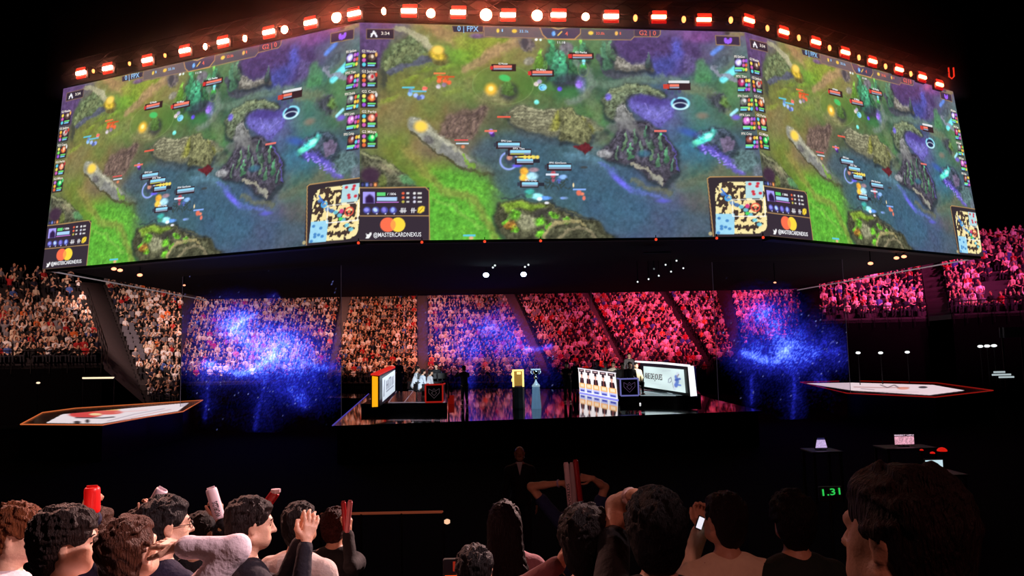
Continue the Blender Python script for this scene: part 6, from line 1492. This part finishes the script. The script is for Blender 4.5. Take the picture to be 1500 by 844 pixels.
for sx in (-1, 0, 1): q_ = MB().box((sx*.45, .62, .98), (.4, .03, .26), b=.01).box((sx*.45, .64, .8), (.04, .04, .14)).box((sx*.45, .64, .748), (.2, .14, .012)); q_.build('monitor', CH, t)
lamp('players_spot', 'SPOT', (-3, 22, 7.2), at(612, 580, RZ), 8000, (.85, .93, 1), .1, 12)
lamp('players_spot', 'SPOT', (8, 24, 7.2), at(905, 572, RZ), 14000, (1, .95, .85), .1, 16)

# ------------------------------------------------------------------ inflatable sticks, phones and other small things
def stick(px0, py0, px1, py1, Y, r_, m_, label, Y2=None, text=None):
    a, b = atY(px0, py0, Y), atY(px1, py1, Y2 or Y); L = (b-a).length; d = (b-a).normalized()
    t = empty('inflatable_stick', a, 0, label, 'inflatable stick')
    n = 16; prof = [(r_*.8, 0), (r_*.97, r_*.25), (r_, r_*.6), (r_, L*.5), (r_, L-r_*.5), (r_*.95, L-r_*.15), (r_*.85, L), (r_*.2, L-.004)]
    MB().lathe(prof, (0, 0, 0), n, d).build('tube', m_, t, True)
    rim = MB(); rim.box(d*(L+.004), (r_*1.5, .006, .014), b=.002, rot=Vector((0, 0, 1)).rotation_difference(d).to_matrix()); rim.build('sealed_end', m_, t)
    if text: 
        ex = -d; z = (CAM-a).normalized(); y = z.cross(ex).normalized()
        text_mesh('lettering', text, basis(d*L*.32+z*(r_+.002), d, z.cross(d)), r_*1.0, mat('ink_black', (20, 18, 22)), t, .001, L*.5)
    return t
SR = mat('stick_red', (224, 26, 24), .35, emit=(200, 20, 18), es=.25); SW = mat('stick_white', (236, 214, 222), .4); SRD = mat('stick_deep_red', (170, 26, 34), .35)
stick(135, 752, 135, 714, 4.1, .04, SR, 'wide red inflatable stick held upright above short brown haired person')
stick(214, 760, 238, 717, 4.75, .038, SW, 'pale pinkish inflatable stick tilted towards the stage between two heads')
stick(322, 760, 309, 716, 4.75, .034, SW, 'white inflatable stick with dark writing, tilted, above the black beanie', text='WORLDS')
stick(386, 746, 404, 721, 5.3, .034, SRD, 'red inflatable stick with white tip above the clapping person')
MB().lathe([(.02, 0), (.033, .01), (.033, .03), (.01, .034)], atY(404, 721, 5.29)-Vector((0, 0, .01)), 12).build('white_tip', SW, scene.objects['inflatable_stick.003']).matrix_parent_inverse = Matrix.Translation(-scene.objects['inflatable_stick.003'].location)
stick(506, 777, 503, 736, 5.45, .018, SRD, 'thin deep red inflatable stick, the left one of the upright pair')
stick(508, 780, 513, 735, 5.4, .018, mat('stick_pink', (214, 120, 124), .4), 'thin pinkish inflatable stick, the right one of the upright pair')
for k, (x0, x1, yb, yt, m_, lb) in enumerate([(836, 829, 748, 679, SW, 'pale inflatable stick with dark writing, first of three behind standing head'), (842, 838, 748, 679, mat('stick_grey', (190, 170, 176), .4), 'greyish inflatable stick, middle of three behind standing head'), (851, 843, 742, 675, SRD, 'reddish inflatable stick, last of three behind standing head')]):
    stick(x0, yb, x1, yt, 7.22-.02*k, .026, m_, lb, text='WORLDS' if k == 0 else None)
ph = atY(1025, 766, 4.2); t = empty('phone', ph, R(20), 'lit phone showing a white screen beside the cream sweater person', 'phone')
MB().box((0, 0, 0), (.042, .008, .075), b=.003, rot=Matrix.Rotation(R(25), 3, 'Y')).build('body', CH, t); MB().box((0, -.006, 0), (.034, .003, .062), rot=Matrix.Rotation(R(25), 3, 'Y')).build('screen', mat('phone_lit', (60, 60, 60), emit=(240, 236, 246), es=1.0), t)
cp = atY(878, 736, 4.6)
# barrier; glow in the top rail stands in for orange light it catches
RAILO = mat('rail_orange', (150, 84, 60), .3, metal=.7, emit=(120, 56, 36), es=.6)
a, b = atY(470, 753.5, 8), atY(649, 750, 8); t = empty('barrier', ((a+b)/2).to_tuple()[:2]+(0,), 0, 'long low barrier with orange glinting top rail in front of the stage', 'barrier'); O = t.location
MB().tube([a-O, b-O], .014, 8).build('top_rail', RAILO, t)
for f in (0, .33, .66, 1): p = a.lerp(b, f)-O; MB().tube([p, Vector((p.x, p.y, 0))], .014, 6).build('post', METAL, t)
MB().tube([Vector((a.x, a.y, .5))-O, Vector((b.x, b.y, .5))-O], .014, 6).build('lower_rail', METAL, t)
MB().lathe([(.01, 0), (.03, .01), (.03, .04), (.01, .05)], atY(655, 768, 7.9)-O, 10).build('clip_lamp', mat('lamp_peach', (60, 50, 40), emit=(255, 200, 160), es=1), t)
# orange glowing screen near the floor
p = atY(672, 838, 4.15); t = empty('step_light', p, 0, 'orange glowing step light box beside lavender top person', 'light')
MB().box((0, .02, 0), (.17, .04, .13), b=.006).build('housing', CH, t); g_ = mat('orange_panel', (70, 30, 10), emit=(255, 92, 30), es=1.3)
MB().box((-.0, -.004, -.035), (.15, .01, .035), b=.002).build('bright_panel', g_, t); MB().box((.02, -.004, .03), (.10, .01, .05), b=.002).build('dim_panel', mat('orange_dim', (50, 14, 8), emit=(150, 34, 12), es=.8), t)
MB().tube([(0, .03, 0), (0, .03, -(p.z-floor_z(4.15)))], .015, 6).build('stand', METAL, t)
# technical desks with monitors on the floor to the right
def desk(px, py, Y, w, label):
    p = atY(px, py, Y); t = empty('control_desk', (p.x, p.y, 0), 0, label, 'desk')
    MB().box((0, 0, p.z-.02), (w, .7, .04), b=.01).build('table_top', CH, t)
    for sx in (-1, 1):
        for sy in (-1, 1): MB().box((sx*(w/2-.05), sy*.3, (p.z-.04)/2), (.05, .05, p.z-.04)).build('leg', METAL, t)
    return p.z, p
def pic_pink(U, V):
    n = rgn.random(len(U)); C = np.tile(lin((236, 170, 190)), (len(U), 1))*(.45+.8*n)[:, None]; C[V > .8] = lin((30, 14, 24)); m_ = (V > .86) & (n > .35); C[m_] = lin((220, 190, 210)); return C
def monitor(px, py, Y, wpx, hpx, fn, label, m=PICM, skew=0):
    p = atY(px, py, Y); w, h_ = wpx*Y/FPX, hpx*Y/FPX; z, dp = desk(px, py+hpx/2+3, Y+.1, w*2.6, 'black control desk carrying the '+label.split(' on ')[0])
    t = empty('monitor', (p.x, p.y, z), 0, label, 'monitor'); hh = p.z-z
    MB().box((0, .03, hh), (w+.04, .03, h_+.04), b=.006).build('casing', CH, t); MB().tube([(0, .05, hh), (0, .05, .01)], .02, 6).build('stand', CH, t); MB().box((0, .05, .01), (.2, .14, .02), b=.004).build('foot', CH, t)
    face_grid([Vector((-w/2, .01, hh-h_/2)), Vector((w/2, .01, hh-h_/2)), Vector((w/2-skew, .01, hh+h_/2)), Vector((-w/2+skew, .01, hh+h_/2))], 28, 14, fn, 'screen', m, t, Vector((0, 0, 0)))
    return t
monitor(1325, 644, 17.5, 28, 14, pic_pink, 'small monitor showing pink crowd picture, above the huge near head')
monitor(1203, 649, 16.5, 17, 14, lambda U, V: np.where((V > .82)[:, None], lin((40, 36, 80)), lin((206, 180, 230)))*(.6+.6*rgn.random(len(U)))[:, None], 'small monitor showing lilac white picture, clear of the huge head', PICM, .05)
monitor(1369, 681.5, 13.5, 25, 14, lambda U, V: np.tile(lin((196, 222, 232)), (len(U), 1)), 'bright pale blue laptop screen behind the huge near head')
for k, (px, py, Y, r_, lb) in enumerate([(1380, 661, 14.5, .09, 'red domed warning lamp glowing near the pale blue laptop'), (1366, 664.5, 14.4, .045, 'smaller red lamp just beside the red domed lamp'), (1350, 660, 14.6, .035, 'smallest red lamp between pink monitor and red domed lamp')]):
    p = atY(px, py, Y); t = empty('signal_lamp', (p.x, p.y, 0), 0, lb, 'lamp'); b_ = MB().lathe([(r_, 0), (r_*.95, r_*.3), (r_*.6, r_*.65), (r_*.1, r_*.8)], (0, 0, p.z), 14); b_.build('dome', mat('dome_red', (60, 6, 4), emit=(205, 26, 16), es=1), t, True)
    MB().lathe([(.12, 0), (.02, .02), (.02, p.z)], (0, 0, 0), 8).build('pole', METAL, t)
# green read-out
p = atY(1218, 724, 8.6); t = empty('digital_readout', (p.x, p.y, 0), 0, 'small black box with green glowing digits on a stand beside huge head', 'clock'); 
MB().box((0, .03, p.z), (.26, .04, .16), b=.006).build('box', CH, t); MB().tube([(0, .05, p.z-.08), (0, .05, 0)], .015, 6).build('pole', METAL, t); MB().lathe([(.14, 0), (.03, .02)], (0, .05, 0), 10).build('foot', METAL, t)
GRN = mat('digits_green', (10, 60, 20), emit=(50, 220, 90), es=.8)
text_mesh('digits', '1.31', basis(Vector((0, 0, p.z+.02)), (1, 0, .06), (0, 0, 1)), .075, GRN, t, .002, .2)
# wall lamps far back on the right, light bar on the left
WLM = mat('wall_lamp_white', (60, 60, 60), emit=(236, 240, 240), es=1.6)
for k, (px, py, Y, w, lb) in enumerate([(1257, 517, 50, .3, 'first of three spaced white lamps under the pink stand, by the gauze'), (1290, 517, 50, .3, 'second of three spaced white lamps under the pink stand'), (1329, 516, 50, .3, 'third of three spaced white lamps under the pink stand'),
                                   (1436, 507.5, 46, .3, 'first of three close white lamps low under the outer pink stand'), (1446, 507, 46, .32, 'middle of three close white lamps low under the outer pink stand'), (1456, 506.5, 46, .32, 'last of three close white lamps low under the outer pink stand')]):
    p = atY(px, py, Y-6); t = empty('post_lamp', (p.x, p.y, 0), 0, lb, 'lamp')
    MB().lathe([(w*.2, -.07), (w*.42, -.03), (w*.42, .03), (w*.2, .07)], (0, 0, p.z), 12).build('globe', WLM, t, True); MB().lathe([(.2, 0), (.03, .03), (.025, p.z-.06)], (0, 0, 0), 8).build('pole', METAL, t)
a, b = atY(121, 554, 40), atY(167, 553.5, 40); c = (a+b)/2; t = empty('light_bar', (c.x, c.y, 0), 0, 'cream glowing horizontal light bar under the outermost warm lit stand', 'light'); O = t.location
MB().tube([a-O, b-O], .045, 8).build('tube', mat('tube_cream', (60, 60, 50), emit=(255, 226, 190), es=1.3), t)
for q in (a, b): MB().tube([q-O, Vector((q.x, q.y, 0))-O], .03, 6).build('post', METAL, t)
p = atY(56, 561, 39); t = empty('post_lamp', (p.x, p.y, 0), 0, 'tiny cream lamp on a post below the outermost warm lit stand', 'lamp'); MB().lathe([(.05, -.05), (.1, 0), (.05, .05)], (0, 0, p.z), 10).build('globe', mat('tube_cream', (60, 60, 50)), t); MB().lathe([(.2, 0), (.02, .03), (.02, p.z)], (0, 0, 0), 8).build('pole', METAL, t)
a = atY(1467, 549, 40); t = empty('lit_sign', (a.x, a.y, 0), 0, 'small stacked white glowing signs far out under the pink stand', 'sign')
for k, (dx, dz, w) in enumerate([(0, .0, 1.0), (.25, -.13, .8), (-.1, .14, .6)]): MB().box((dx, 0, a.z+dz), (w, .06, .09), b=.01).build('sign_strip', mat('sign_pale', (60, 60, 60), emit=(200, 216, 220), es=.7), t)
MB().box((0, .05, a.z/2), (.1, .06, a.z)).build('pole', METAL, t)
a = atY(1482, 487, 40); t = empty('banner_panel', (a.x, a.y, 0), 0, 'dim grey framed panel under the outer end of the pink stand', 'panel')
MB().box((0, 0, a.z), (1.3, .06, .55), b=.01).build('panel', mat('panel_dim', (60, 56, 60), .6), t); MB().box((-.45, -.04, a.z), (.08, .04, .55)).build('bright_edge', mat('panel_edge', (150, 150, 150), .6), t)
for sx in (-1, 1): MB().box((sx*.5, .05, a.z/2), (.08, .06, a.z)).build('post', METAL, t)
# light falling on the nearest spectators
lamp('audience_spot', 'SPOT', (5.5, 15, 8.5), (-2.2, 3.6, 2.4), 17000, (1, .60, .55), .25, 20, .6)
lamp('audience_spot', 'SPOT', (-9, 13, 10), (-2.4, 3.6, 2.4), 9000, (1, .45, .36), .25, 20, .7)
lamp('audience_spot', 'SPOT', (6.5, 2.2, 8), (-2.0, 3.5, 2.4), 3800, (1, .68, .72), .2, 19, .6)
lamp('audience_glow', 'SPOT', (1.5, -3, 7.5), (1.8, 5, 2.0), 360, (1, .38, .32), .5, 60, .8)
